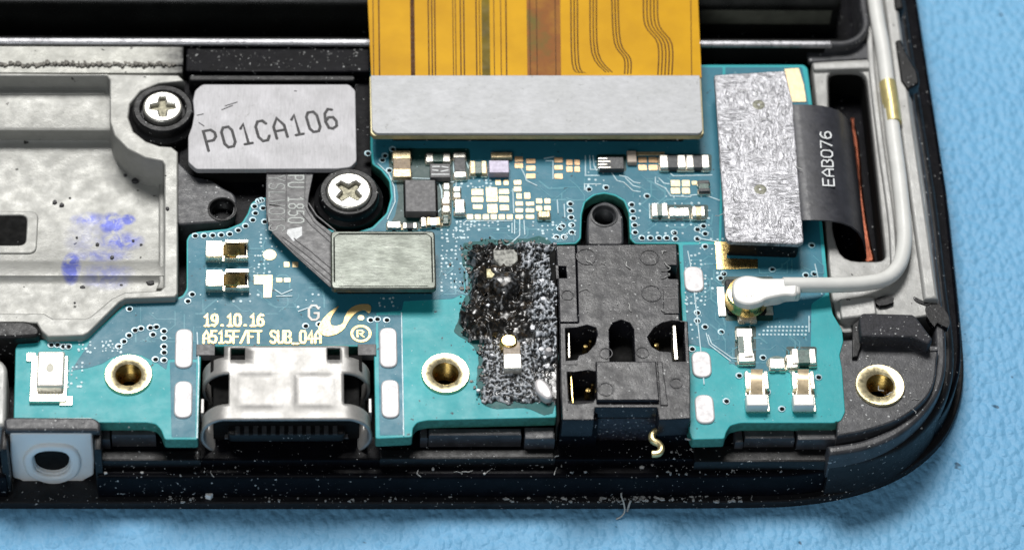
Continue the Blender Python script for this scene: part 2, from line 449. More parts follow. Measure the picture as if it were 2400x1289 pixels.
m_thread = plain('shaded_thread_brass', (.42, .29, .09), .3, 1, var=.4, vs=2)  # brass darkened to put the bore's shade into the thread colour
def insert(px, py, z, rpx, parent, hole_dx=.0):
    c = P(px, py, z); r = rpx / 42.8; ri = r * .55
    prof = [(r, z - 1.6), (r, z + .10), (r - .05, z + .16), (ri + .14, z + .16), (ri, z + .06)]
    k = 0; zz = z + .0
    while zz > z - 1.7:
        prof += [(ri, zz), (ri - .12, zz - .13)]; zz -= .26
    o = mk('brass_insert', G().lathe(c, prof[:5], 44), m_brass, parent, 50)
    mk('thread', G().lathe(c, prof[4:], 44), m_thread, o, 30)
    mk('bore', G().prism(circ(*c, ri), z - 1.9, z - 1.45), m_hole, o)
    return o
insert(2062, 905, 4.95, 58, frame)

# bottom wall pieces seen below the board
for (x0, y0, x1, y1, zt) in ((1005, 1003, 1222, 1020, 4.2), (1230, 1000, 1300, 1028, 4.2), (985, 1000, 1002, 1026, 4.0),
                             (262, 1003, 365, 1019, 4.2), (234, 1003, 258, 1030, 4.0),
                             (1745, 1003, 1862, 1027, 4.2), (1868, 998, 1958, 1030, 4.3), (1722, 1003, 1741, 1036, 4.0)):
    mk('wall_segment', G().block(RC(x0, y0, x1, y1, zt), 2.4, zt, .1), m_greyplastic, frame)
r0 = RC(240, 1015, 1950, 1075, 3.2)
mk('front_ledge', G().block(r0, 2.4, 3.1, .15), m_blackgloss, frame)
mk('ledge_step', G().block(RC(232, 1060, 470, 1085, 3.0), 2.4, 3.25, .12), m_black, frame)
mk('ledge_step', G().block(RC(890, 1058, 1300, 1082, 3.0), 2.4, 3.3, .12), m_black, frame)
mk('ledge_step', G().block(RC(1625, 1050, 1940, 1090, 3.0), 2.4, 3.35, .12), m_black, frame)

# --- silver mid plate, left
xs = lambda px, py, z: P(px, py, z)[0]
stain = []
for (sx, sy, rx, ry, k) in ((210, 515, 50, 20, .45), (262, 525, 34, 30, .85), (300, 515, 20, 14, 1.0), (282, 565, 60, 28, .55), (240, 600, 80, 18, .35),
                            (168, 630, 26, 42, 1.0), (250, 650, 70, 36, .28), (205, 560, 60, 50, .16)):
    c = P(sx, sy, 3.0); stain.append((c[0], c[1], rx / 42, ry / 34, k))
m_silver = cast_silver('cast_magnesium', (.40, .40, .38), stain)
m_silver2 = cast_silver('cast_magnesium_rail', (.46, .46, .45))
zr = 5.5
OUT = PL([(-340, 167), (418, 176), (432, 190), (372, 196), (330, 214), (305, 244), (301, 275), (313, 308), (342, 331), (374, 342), (402, 344), (417, 356), (417, 688), (410, 696), (294, 700), (280, 708), (207, 780), (195, 786), (112, 789), (96, 775), (86, 757), (-340, 762)], zr)
INN = PL([(-260, 178), (250, 178), (257, 188), (257, 286), (268, 318), (298, 349), (340, 370), (380, 378), (385, 386), (384, 672), (376, 680), (292, 685), (262, 699), (212, 741), (200, 746), (124, 746), (104, 734), (-260, 734)], zr)
plate = mk('metal_midplate', G().prism([OUT, INN], 2.5, zr, .09, 3), m_silver, frame)
prof = [(160, 4.25), (298, 4.25), (306, 4.15), (330, 3.1), (338, 3.0), (608, 3.0), (616, 3.05), (626, 3.34), (646, 3.34), (656, 3.12), (668, 3.06), (700, 3.16), (735, 3.05), (790, 3.0)]
xa, xb = xs(-300, 500, 3), xs(400, 500, 3)
pv = []
for py, z in prof: y = P(200, py, z)[1]; pv += [(xa, y, z), (xb, y, z)]
mk('pocket_floor', G().add(pv, [(2 * i + 2, 2 * i + 3, 2 * i + 1, 2 * i) for i in range(len(prof) - 1)]), m_silver, plate, 50)
# fillet walls of the pocket, rounded slot, small step along the right side
mk('slot_rim', G().prism([rnd(RC(-120, 497, 88, 596, 3.0), .5), rnd(RC(-120, 507, 62, 577, 3.0), .4)], 2.9, 3.1, .07), m_silver, plate)
mk('slot_hollow', G().prism(rnd(RC(-120, 507, 62, 577, 3.0), .4), 2.9, 3.03), m_hole, plate)
mk('side_step', G().prism(PL([(372, 430), (386, 430), (386, 676), (366, 676), (372, 660)], 3.3), 2.9, 3.3, .1), m_silver, plate)
mk('boss_foot', G().prism(PL([(250, 300), (258, 330), (290, 372), (336, 408), (388, 420), (388, 380), (300, 330)], 3.2), 2.9, 3.25, .12, 3), m_silver, plate)
mk('upper_step', G().block(RC(-300, 214, 246, 222, 4.3), 4.1, 4.34, .05), m_silver, plate)
# silver ledge behind the pocket, blackened at its right end
xd = xs(395, 140, 5.4)
m_led = cast_silver('cast_magnesium_sooty', (.42, .42, .39), None, (xd - 1.2, 2.2, 3.0))
mk('rear_ledge', G().block(RC(-300, 108, 430, 152, 5.4), 2.5, 5.4, .08), m_led, frame)
mk('rear_ledge_step', G().block(RC(-300, 155, 428, 172, 5.3), 2.5, 5.35, .08), m_led, frame)
v = []; f = []
gr = G()                                         # crumbly glue line
x = -40
while x < 408:
    w = random.uniform(4, 16); yy = 151 + random.uniform(-3, 4)
    gr.prism(spl(PL([(x, yy - 3), (x + w * .5, yy - random.uniform(2, 6)), (x + w, yy), (x + w * .6, yy + random.uniform(2, 6)), (x + w * .2, yy + 4)], 5.4), 3), 5.3, 5.4 + random.uniform(.03, .14), .03); x += w * random.uniform(.5, 1.1)
mk('glue_residue', gr, plain('old_glue', (.16, .15, .13), .6, var=.7, vs=4, bump=.4), frame, kind='stuff')
# black shelf and tray around the printed metal plate
mk('black_shelf', G().block(RC(436, 106, 868, 168, 5.2), 2.5, 5.2, .1), m_blackgloss, frame)
mk('tray_lip', G().prism(rnd(RC(442, 176, 832, 190, 5.35), .25), 2.5, 5.35, .1, 3), m_black, frame)
mk('tray_floor', G().block(RC(420, 190, 870, 540, 4.4), 2.5, 4.4), m_blackgloss, frame)
mk('tray_floor', G().block(RC(866, 106, 1900, 200, 4.0), 2.5, 4.0), m_blackgloss, frame)
# dark ear with screw hole
EAR = PL([(412, 372), (432, 392), (452, 412), (500, 422), (518, 438), (548, 452), (556, 470), (550, 505), (525, 520), (418, 527), (408, 520), (408, 380)], 5.15)
ear = mk('mounting_ear', G().prism([rnd(EAR, .25, 3), circ(*P(521, 491, 5.15), .68)], 2.5, 5.15, .12, 3), m_greyplastic, frame)
def bore_ring(c, r, z, parent, mat):
    prof = [(r + .16, z - .05), (r + .16, z + .05), (r + .06, z + .07), (r, z - .02)]
    zz = z - .1
    while zz > z - 1.6: prof += [(r, zz), (r - .08, zz - .1)]; zz -= .2
    o = mk('threaded_bore', G().lathe(c, prof, 32), mat, parent, 50)
    return o
bore_ring(P(521, 491, 5.15), .66, 5.15, ear, m_black)
# battery bay lip and wall
lipo = mk('battery_bay_lip', G().prism(RC(-300, 91, 1950, 105, 5.40), 2.5, 5.40), m_hole, frame)
mk('lip_highlight', G().prism(rnd(RC(-300, 90, 1950, 104, 5.55), .1), 5.35, 5.55, .13, 3), plain('lip_highlight_grey', (.40, .40, .42), .3, .6, var=.3, vs=1), lipo)  # grey strip paints the highlight along the black lip
cl = band([(1935, 107), (1985, 106), (2018, 92), (2038, 62), (2034, 20), (2026, -40), (1995, -260)], 5.5, .42)
mk('battery_bay_corner', G().prism(cl, 2.5, 5.5, .15, 3), m_greyplastic, frame)
mk('bay_wall', G().block(RC(-300, 88, 1990, 94, 5.2), 1.0, 5.2), m_hole, frame)

mk('painted_bridge', G().prism(rnd(PL([(1890, 116), (1985, 113), (2034, 98), (2040, 138), (1960, 142), (1896, 146)], 4.8), .1), 4.5, 4.8, .06), m_greyplastic, frame)
# --- silver rail at the right with the long opening
RAIL = PL([(1902, 142), (1990, 128), (2038, 92), (2040, 40), (2032, -20), (1995, -280), (2056, -280), (2098, -20), (2130, 190), (2172, 470), (2196, 680), (2200, 735), (2130, 748), (2060, 740), (1990, 752), (1962, 748), (1948, 690), (1938, 560), (1922, 330)], 4.7)
OPEN = rnd(PL([(1940, 166), (2030, 166), (2078, 612), (1972, 612), (1952, 540)], 4.7), [.7, .8, .6, 1.0, .4])
m_rail_soot = cast_silver('cast_magnesium_rail_dirty', (.40, .40, .39))
rail = mk('metal_side_rail', G().prism([rnd(RAIL, .3, 3), OPEN], 2.5, 4.7, .12, 3), m_rail_soot, frame)
def strip(curve, z, w, z0, z1, b, name, mat, parent):
    return mk(name, G().prism(band(curve, z, w), z0, z1, b, 3), mat, parent)
strip([(2104, 640), (2098, 520), (2072, 330), (2052, 160), (2046, 60)][::1], 5.0, .38, 4.6, 5.0, .12, 'cable_guide_ridge', m_silver2, rail)
strip([(2200, 700), (2172, 500), (2136, 250), (2112, 60), (2070, -240)], 5.1, .80, 4.6, 5.1, .2, 'outer_ridge', m_silver2, rail)
mk('cross_rib', G().prism(rnd(PL([(1905, 148), (2040, 143), (2044, 160), (1908, 164)], 4.95), .1), 4.6, 4.95, .1), m_silver2, rail)
mk('foot_shelf', G().prism(rnd(PL([(1965, 700), (2050, 696), (2056, 738), (1972, 748)], 4.9), .2), 4.2, 4.95, .12, 3), m_silver2, rail)
mk('black_clip', G().prism(rnd(PL([(2098, 96), (2112, 92), (2126, 125), (2152, 170), (2156, 196), (2128, 212), (2112, 190), (2106, 150)], 5.2), .15), 4.4, 5.25, .15, 3), m_black, frame)
mk('black_clip', G().prism(rnd(PL([(2092, -30), (2112, -20), (2120, 22), (2098, 24)], 5.2), .15), 4.4, 5.25, .15, 3), m_black, frame)
mk('worn_paint_patch', G().prism(spl(PL([(2170, 715), (2200, 712), (2224, 742), (2222, 768), (2196, 756), (2190, 766), (2172, 740)], 4.72), 2), 4.3, 4.73), m_black, frame)
mk('worn_paint_patch', G().prism(spl(PL([(2052, 700), (2088, 692), (2094, 708), (2060, 716)], 4.96), 2), 4.6, 4.96), m_black, frame)
mk('worn_paint_patch', G().prism(spl(PL([(2142, 695), (2162, 704), (2180, 712), (2170, 716), (2146, 706)], 4.75), 4), 4.5, 4.76, .03), m_black, frame)
mk('opening_shade_ring', G().prism([inset(orient(OPEN), -.02), inset(orient(OPEN), .10)], 1.3, 4.35), m_hole, frame)  # added black ring, puts shade on the rail's silver inner walls
mk('opening_floor', G().block(RC(1925, 150, 2090, 640, 1.2), .9, 1.4), m_hole, frame)
mk('copper_strip', G().prism(spl(PL([(1996, 270), (2014, 330), (2022, 430), (2034, 520), (2044, 575), (2050, 612), (2018, 612), (2010, 560), (2010, 430), (1998, 330)], 3.0), 4), 2.5, 3.0, .15), m_copper, frame)
mk('rail_gap', G().prism(PL([(1890, 150), (1905, 150), (1950, 690), (1962, 752), (1992, 790), (1992, 830), (1960, 830), (1930, 700)], 3.4), 2.3, 3.4), m_hole, frame)
mk('rail_foot', G().prism(rnd(PL([(1955, 738), (1992, 742), (2000, 778), (1975, 780), (1958, 764)], 4.3), .2), 2.4, 4.3, .12), m_silver2, frame)
# screw bosses
def boss(px, py, rpx, z, zlow):
    c = P(px, py, z); r = rpx / 42.4
    prof = [(r * 1.16, zlow), (r * 1.16, z - .75), (r * 1.02, z - .6), (r, z - .1), (r - .09, z), (r * .79, z), (r * .75, z - .06), (r * .74, z - .5), (0, z - .5)]
    return mk('screw_boss', G().lathe(c, prof, 56), m_black, frame, 40)
boss(382, 254, 72, 5.85, 2.5); boss(818, 449, 70, 6.0, 2.5)
mk('boss_pit', G().prism(circ(*P(372, 274, 4.4), 1.9, 40), 2.5, 4.42), m_blackgloss, frame)
# black post behind the headphone jack
POST = PL([(1376, 575), (1376, 505), (1390, 482), (1418, 470), (1446, 482), (1460, 505), (1462, 575)], 5.2)
post = mk('threaded_post', G().prism([rnd(POST, .3), circ(*P(1416, 506, 5.2), .62)], 2.5, 5.2, .12, 3), m_greyplastic, frame)
bore_ring(P(1416, 506, 5.2), .62, 5.2, post, m_chipdark)
# bottom left: black holder and light grey side piece, black tab over the plate
mk('holder_bar', G().prism(rnd(PL([(8, 980), (30, 976), (222, 978), (236, 990), (234, 1010), (222, 1008), (12, 1008)], 5.4), .2), 5.0, 5.4, .14, 3), m_greyplastic, frame)
mk('holder_side', G().block(RC(222, 1012, 238, 1060, 4.6), .6, 4.9, .15), m_black, frame)
mk('holder_side', G().block(RC(2, 1012, 18, 1060, 4.6), .6, 4.9, .15), m_black, frame)
mk('black_tab', G().prism(rnd(PL([(-300, 752), (70, 752), (96, 772), (92, 788), (40, 792), (-300, 794)], 5.6), [.1, .7, .7, .3, .1, .1]), 2.5, 5.65, .16, 3), m_black, frame)
mk('speaker_edge', G().prism(rnd(PL([(-300, 842), (2, 842), (17, 860), (14, 1000), (-300, 1000)], 4.9), [0, .5, .5, .3, 0]), 2.4, 4.95, .2, 3), m_silver2, frame)

# ------------------------------------------------------------------ circuit board
board = thing('circuit_board', 'teal blue circuit board with charging port, headphone jack and burnt patch', 'circuit board', (0, -4, 4.2))
BO = [(32, 982), (36, 815), (44, 802), (62, 797), (180, 793), (212, 786), (292, 712), (304, 706), (398, 704), (428, 692), (437, 676), (437, 562), (444, 549), (462, 543), (532, 536), (566, 522), (580, 500), (588, 476), (606, 464), (632, 462), (700, 462),
      (716, 500), (745, 528), (785, 541), (830, 545), (872, 532), (905, 500), (916, 462), (912, 425), (893, 400), (872, 385), (868, 352),
      (868, 152), (1884, 152), (1893, 160), (1906, 260), (1926, 505), (1944, 690), (1952, 735), (1974, 772), (1977, 800), (1968, 832), (1974, 865), (1981, 965), (1972, 985), (1955, 991), (1735, 991), (1712, 997), (1702, 1012), (1698, 1028), (1622, 1030),
      (1612, 1000), (1590, 572), (1488, 572), (1476, 560), (1473, 500), (1462, 472), (1440, 459), (1416, 454), (1392, 459), (1372, 474), (1364, 502), (1362, 560), (1350, 572), (1292, 574), (1304, 978), (1000, 985), (978, 990), (968, 1002), (966, 1024), (880, 1028),
      (876, 812), (472, 812), (464, 1030), (386, 1030), (378, 1008), (366, 994), (345, 990), (232, 990)]
BOARD = rnd(PL(BO, ZB), .12, 2)
HOLES = [circ(*P(301, 880, ZB), .9), circ(*P(1044, 877, ZB), .9)]
sub = mk('board_laminate', G().prism([BOARD] + HOLES, ZB - .75, ZB - .02, .02, 1), m_edge, board)
mk('teal_mask_coat', G().prism([inset(orient(BOARD), .015)] + HOLES, ZB - .06, ZB, .03, 2), m_board, board)
Z1 = ZB + .012
# copper-backed areas look bluer under the lacquer
pours = [
    [(166, 868), (186, 838), (204, 812), (214, 790), (296, 716), (306, 711), (400, 709), (432, 696), (441, 680), (441, 564), (448, 553), (464, 547), (534, 540), (570, 526), (584, 502), (592, 480), (608, 468), (696, 466), (712, 504), (742, 532), (784, 546), (832, 550), (876, 536), (909, 502), (921, 462), (916, 422), (896, 396), (878, 384), (874, 352), (874, 158), (1670, 158), (1686, 570),
     (1590, 568), (1490, 568), (1480, 556), (1477, 498), (1465, 468), (1442, 455), (1416, 450), (1390, 455), (1368, 471), (1360, 500), (1358, 556), (1348, 568), (1292, 570), (1100, 572), (1090, 640), (1086, 688), (1060, 700), (946, 706), (942, 728), (882, 732), (880, 808), (468, 808), (462, 842), (394, 842), (390, 866), (368, 850), (330, 832), (296, 828), (262, 838), (240, 852), (206, 862)],
    [(398, 848), (460, 848), (458, 1024), (402, 1024)],
    [(886, 738), (942, 738), (948, 1018), (890, 1020)],
    [(1600, 574), (1686, 574), (1690, 620), (1700, 640), (1702, 158), (1884, 158), (1902, 262), (1920, 505), (1938, 690), (1930, 720), (1896, 730), (1898, 800), (1872, 838), (1800, 862), (1730, 842), (1690, 838), (1612, 812), (1604, 620)],
]
pours[3] = [(1600, 574), (1690, 572), (1700, 158), (1880, 158), (1898, 262), (1918, 505), (1934, 690), (1902, 712), (1900, 812), (1872, 846), (1800, 872), (1726, 858), (1672, 818), (1612, 806)]
pours[0][31] = (1694, 158); pours[0][32] = (1685, 566)
for i, p in enumerate(pours):
    mk('copper_pour', G().prism(rnd(PL(p, Z1), .08, 2), ZB - .02, Z1, .006, 1), m_pour, board)
Z2 = Z1 + .004
m_greenshade = solder_mask('laminate_shade_green', (.010, .055, .050), .3)  # dark green of bare laminate, with shade around the components painted in
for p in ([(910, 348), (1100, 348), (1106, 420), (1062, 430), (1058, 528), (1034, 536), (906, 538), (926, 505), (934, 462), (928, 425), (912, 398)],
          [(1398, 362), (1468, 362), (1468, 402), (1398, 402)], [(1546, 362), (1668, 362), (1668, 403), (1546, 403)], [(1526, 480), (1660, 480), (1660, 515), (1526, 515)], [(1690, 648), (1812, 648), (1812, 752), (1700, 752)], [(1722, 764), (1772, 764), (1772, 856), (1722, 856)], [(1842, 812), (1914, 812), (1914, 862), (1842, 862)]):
    mk('laminate_shade_area', G().prism(rnd(PL(p, Z2), .15, 3), Z1 - .02, Z1 + .002), m_greenshade, board)

def pad(x0, y0, x1, y1, mat, name='pad', r=.05, z=None, h=.03, parent=None, b=.01):
    z = z or Z2
    return mk(name, G().prism(rnd(RC(x0, y0, x1, y1, z), r, 2), z - .01, z + h, b, 1), mat, parent or board)
# --- bare gold pads
for (x0, y0, x1, y1) in ((1161, 422, 1174, 435), (1180, 422, 1192, 435), (1204, 423, 1222, 434), (1204, 438, 1222, 450), (1210, 454, 1223, 467), (1228, 452, 1243, 467),
                         (1105, 444, 1133, 459), (1105, 462, 1133, 475), (1108, 480, 1131, 491), (1139, 440, 1166, 474), (1142, 479, 1166, 500), (1169, 444, 1193, 456), (1169, 460, 1193, 475), (1171, 481, 1193, 494),
                         (1208, 473, 1226, 483), (1208, 489, 1226, 499), (1208, 504, 1226, 514), (1232, 474, 1252, 483), (1232, 489, 1252, 499), (1232, 504, 1252, 514),
                         (1256, 466, 1271, 478), (1276, 466, 1290, 478), (1256, 483, 1271, 495), (1275, 483, 1291, 494),
                         (1572, 423, 1594, 438), (1598, 423, 1617, 438), (1572, 441, 1594, 455), (1598, 441, 1617, 455), (1621, 425, 1634, 434),
                         (665, 614, 679, 627), (685, 614, 699, 627), (647, 652, 662, 662), (665, 652, 681, 662)):
    pad(x0, y0, x1, y1, m_palegold)
for k in range(6): pad(1094 + 18.6 * k, 503, 1109 + 18.6 * k, 515, m_palegold)
for (x0, y0, x1, y1) in ((1206, 368, 1226, 380), (1206, 383, 1226, 395), (1233, 373, 1255, 384), (1233, 389, 1255, 401), (1233, 408, 1255, 419),
                         (1299, 370, 1319, 382), (1299, 388, 1319, 399), (1299, 408, 1319, 420), (1327, 375, 1342, 388), (1346, 375, 1359, 388), (1327, 391, 1342, 404), (1346, 391, 1359, 404),
                         (1496, 369, 1516, 382), (1520, 369, 1541, 382), (1496, 387, 1516, 400), (1520, 387, 1541, 400)):
    pad(x0, y0, x1, y1, m_peachpad)
pad(1469, 361, 1491, 388, plain('pale_tan_chip', (.55, .46, .38), .5, var=.2), 'capacitor', .04, None, .3, None, .04)
pad(1491, 357, 1558, 365, m_termtan, 'ground_strip')
mk('bracket_pad', G().prism(PL([(595, 645), (639, 645), (639, 667), (636, 698), (617, 698), (617, 667), (595, 667)], Z2), Z2 - .01, Z2 + .03, .01, 1), m_palegold, board)
mk('bracket_pad', G().prism(PL([(1675, 567), (1702, 567), (1704, 606), (1776, 608), (1776, 629), (1680, 632)], Z2), Z2 - .01, Z2 + .03, .01, 1), m_gold, board)
mk('round_pad', G().prism(circ(*P(632, 598, Z2), .38, 24), Z2 - .01, Z2 + .03, .015), m_palegold, board)
mk('gold_foil_pad', G().prism(PL([(1838, 163), (1872, 161), (1884, 200), (1890, 240), (1852, 240)], Z2), Z2 - .01, Z2 + .04, .015), m_palegold, board)
# --- large tinned oval pads
for (x0, y0, x1, y1) in ((410, 772, 452, 864), (408, 894, 451, 981), (889, 769, 931, 863), (893, 891, 936, 981), (1603, 626, 1649, 686), (1621, 824, 1667, 886), (1629, 926, 1674, 994)):
    rc = RC(x0, y0, x1, y1, Z2)
    w = (rc[1][0] - rc[0][0]) / 2
    mk('solder_pad', G().prism(rnd(rc, w * .98, 6), Z2 - .01, Z2 + .10, .08, 3), m_tin, board)
# --- brass inserts in the board
insert(301, 880, ZB, 55, board); insert(1044, 877, ZB, 56, board)

# --- small soldered components: body with two end terminals
def chip2(x0, y0, x1, y1, h, body, term, horiz=True, tf=.28):
    z = ZB + h
    rc = RC(x0, y0, x1, y1, z); (ax, ay), (bx, by) = rc[0], rc[2]
    o = mk('chip_component', G().block([(ax, ay), (bx, ay), (bx, by), (ax, by)], ZB - .01, z - .02, .03), body, board)
    if horiz: d = (bx - ax) * tf; ends = [(ax - .02, ay - .02, ax + d, by + .02), (bx - d, ay - .02, bx + .02, by + .02)]
    else: d = (by - ay) * tf; ends = [(ax - .02, ay - .02, bx + .02, ay + d), (ax - .02, by - d, bx + .02, by + .02)]
    for (a, b, c, e) in ends:
        mk('solder_fillet', G().block([(a - .08, b - .08), (c + .08, b - .08), (c + .08, e + .08), (a - .08, e + .08)], ZB, ZB + .04 + h * .4, .09, .1), m_tingold, o)
        mk('terminal', G().block([(a, b), (c, b), (c, e), (a, e)], ZB - .005, z + .01, .04), term, o)
    return o
chip2(922, 354, 962, 414, .45, m_cap, m_termtan, False, .3)
chip2(1065, 358, 1091, 414, .35, m_chipdark, m_term, False, .2)
chip2(1000, 360, 1054, 378, .30, m_capgreen, m_term, True, .28)
chip2(1041, 430, 1053, 462, .3, m_capgreen, m_term, False, .42)
chip2(1038, 464, 1053, 496, .3, m_cap, m_term, False, .42)
chip2(1064, 438, 1078, 462, .3, m_capgreen, m_term, False, .42)
chip2(1067, 468, 1088, 498, .4, m_term, m_term, False, .3)
chip2(1039, 504, 1051, 524, .25, m_capgreen, m_capgreen, False)
chip2(909, 519, 938, 533, .3, m_term, m_term)
chip2(946, 522, 976, 534, .25, m_chipdark, m_term, True, .25)
chip2(988, 510, 998, 529, .3, m_term, m_term, False)
chip2(1001, 509, 1031, 527, .3, m_term, m_termtan)
chip2(1263, 495, 1288, 508, .35, m_termtan, m_termtan)
chip2(1548, 364, 1606, 392, .4, m_chipdark, m_term, True, .3)
chip2(1610, 364, 1661, 392, .4, m_chipdark, m_term, True, .3)
chip2(1638, 423, 1662, 448, .35, m_capgreen, m_chipdark, False)
chip2(1529, 477, 1564, 505, .4, m_capgreen, m_term, True, .35)
chip2(1570, 487, 1614, 505, .4, m_term, m_term)
chip2(1624, 484, 1651, 505, .45, m_termtan, m_term)
chip2(1103, 378, 1140, 406, .35, m_capgreen, m_termtan, True, .3)
chip2(1730, 770, 1765, 846, .4, m_capgreen, m_term, False, .25)
chip2(1744, 782, 1762, 834, .5, m_term, m_term, False, .3)
chip2(1858, 818, 1911, 850, .4, m_capgreen, m_term, True, .25)
chip2(1845, 832, 1868, 860, .3, m_term, m_term, False)
chip2(1806, 840, 1838, 862, .35, m_term, m_term)
mk('solder_halo', G().prism(circ(*P(1822, 852, Z2), .62, 24, .5), Z2 - .01, Z2 + .01), m_capgreen, board)
chip2(1733, 736, 1771, 750, .3, m_term, m_term)
def ic(x0, y0, x1, y1, h, mat, name='integrated_circuit'):
    z = ZB + h
    return mk(name, G().block(RC(x0, y0, x1, y1, z), ZB + .05, z, .035, .04), mat, board)
c1 = ic(950, 422, 1021, 496, .62, m_chip)
mk('chip_shade', G().block(RC(946, 428, 1026, 508, ZB + .1), ZB, ZB + .1, .03, .1), m_hole, c1)  # black slab stands for the shade beneath the raised chip
c2 = ic(1008, 384, 1056, 416, .45, m_chip)
for k, (a, b, c, d) in enumerate(((1014, 391, 1030, 391), (1036, 391, 1050, 393), (1014, 399, 1026, 400), (1034, 402, 1050, 399), (1012, 409, 1052, 409))):
    mk('lettering', G().ribbon(PL([(a, b), (c, d)], ZB + .45), .07, ZB + .445, .012), m_print_white, c2)
c3 = ic(1146, 376, 1193, 405, .5, m_lilac)
mk('terminal', G().block(RC(1151, 357, 1200, 369, ZB + .3), ZB, ZB + .3, .04), m_termtan, c3)
c4 = ic(1405, 368, 1462, 396, .4, m_chipdark)
for k in range(4): mk('pin', G().block(RC(1402, 370 + k * 7, 1424 + 8 * (k % 2), 373 + k * 7, ZB + .43), ZB + .1, ZB + .43, .02), m_term, c4)
# microphone can
mic = mk('microphone_base', G().block(RC(71, 833, 158, 940, ZB + .25), ZB, ZB + .25, .05), m_tingold, board)
mk('microphone_can', G().block(RC(86, 822, 151, 905, ZB + .75), ZB + .2, ZB + .75, .12, .15), plain('champagne_can', (.80, .77, .70), .33, .45, var=.06), mic)
mk('sound_mark', G().prism(circ(*P(117, 862, ZB + .75), .22, 16, .3), ZB + .7, ZB + .757), plain('can_mark', (.62, .60, .50), .5), mic)
mk('corner_tab', G().block(RC(140, 928, 170, 949, ZB + .1), ZB, ZB + .1, .03), m_tingold, mic)
mk('corner_tab', G().block(RC(62, 826, 84, 846, ZB + .1), ZB, ZB + .1, .03), m_tingold, mic)
# spring contacts: cup, bent leaf
def spring_h(x0, y0, x1, y1):
    xm = (x0 + x1) / 2
    o = mk('spring_contact', G().block(RC(x0, y0, x1, y1, ZB + .15), ZB, ZB + .15, .04), m_tingold, board)
    mk('cup', G().block(RC(x0, y0 - 4, xm - 10, y1 - 12, ZB + .7), ZB + .1, ZB + .7, .05), m_tingold, o)
    zz = ZB + .75
    for k, (ya, yb) in enumerate(((y0 - 6, y0 + 2), (y1 - 14, y1 - 8))):
        mk('side_wall', G().block(RC(xm - 4, ya, x1 + 2, yb, ZB + .55), ZB + .1, ZB + .55, .04), m_tingold, o)
    v = []; pr = [(xm - 8, .70), (xm + 4, .95), (xm + 18, .82), (xm + 30, .45), (xm + 42, .30)]
    for px, h in pr:
        a = P(px, y0 + 6, ZB + h); b = P(px, y1 - 14, ZB + h); v += [(a[0], a[1], ZB + h), (a[0], b[1], ZB + h)]
    n = len(pr); v += [(x, y, z - .08) for x, y, z in v[:]]
    f = [(2 * i, 2 * i + 1, 2 * i + 3, 2 * i + 2) for i in range(n - 1)] + [(2 * n + 2 * i + 2, 2 * n + 2 * i + 3, 2 * n + 2 * i + 1, 2 * n + 2 * i) for i in range(n - 1)]
    f += [(2 * i + 2 * n, 2 * i, 2 * i + 2, 2 * i + 2 + 2 * n) for i in range(n - 1)] + [(2 * i + 1, 2 * i + 1 + 2 * n, 2 * i + 3 + 2 * n, 2 * i + 3) for i in range(n - 1)] + [(0, 2 * n, 2 * n + 1, 1), (2 * n - 2, 2 * n - 1, 4 * n - 1, 4 * n - 2)]
    mk('leaf', G().add(v, f), m_gold, o, 60)
    mk('gap', G().block(RC(xm - 2, y0 + 2, x1 - 2, y1 - 12, ZB + .2), ZB + .1, ZB + .2), m_hole, o)
spring_h(482, 567, 580, 612); spring_h(482, 636, 582, 682)
def spring_v(x0, y0, x1, y1):
    ym = (y0 + y1) / 2
    o = mk('spring_contact', G().block(RC(x0, y0, x1, y1, ZB + .15), ZB, ZB + .15, .04), m_tingold, board)
    mk('cup', G().block(RC(x0 + 2, ym + 4, x1, y1 - 14, ZB + .7), ZB + .1, ZB + .7, .08, .08), m_cablehead, o)
    for (xa, xb) in ((x0, x0 + 9), (x1 - 9, x1)):
        mk('side_wall', G().block(RC(xa, y0 - 4, xb, ym - 8, ZB + .5), ZB + .1, ZB + .5, .05), m_tingold, o)
    v = []; pr = [(y0 - 8, .55), (y0 + 2, .78), (y0 + 18, .72), (ym - 2, .55), (ym + 8, .45)]
    for py, h in pr:
        a = P(x0 + 13, py, ZB + h); b = P(x1 - 13, py, ZB + h); v += [(a[0], a[1], ZB + h), (b[0], a[1], ZB + h)]
    n = len(pr); v += [(x, y, z - .08) for x, y, z in v[:]]
    f = [(2 * i, 2 * i + 2, 2 * i + 3, 2 * i + 1) for i in range(n - 1)] + [(2 * n + 2 * i + 1, 2 * n + 2 * i + 3, 2 * n + 2 * i + 2, 2 * n + 2 * i) for i in range(n - 1)]
    f += [(2 * i, 2 * i + 2 * n, 2 * i + 2 + 2 * n, 2 * i + 2) for i in range(n - 1)] + [(2 * i + 1 + 2 * n, 2 * i + 1, 2 * i + 3, 2 * i + 3 + 2 * n) for i in range(n - 1)] + [(1, 2 * n + 1, 2 * n, 0), (2 * n - 2, 4 * n - 2, 4 * n - 1, 2 * n - 1)]
    mk('leaf', G().add(v, f), plain('tan_spring', (.78, .63, .42), .35, .6), o, 60)
spring_v(1747, 873, 1801, 964); spring_v(1857, 873, 1909, 964)

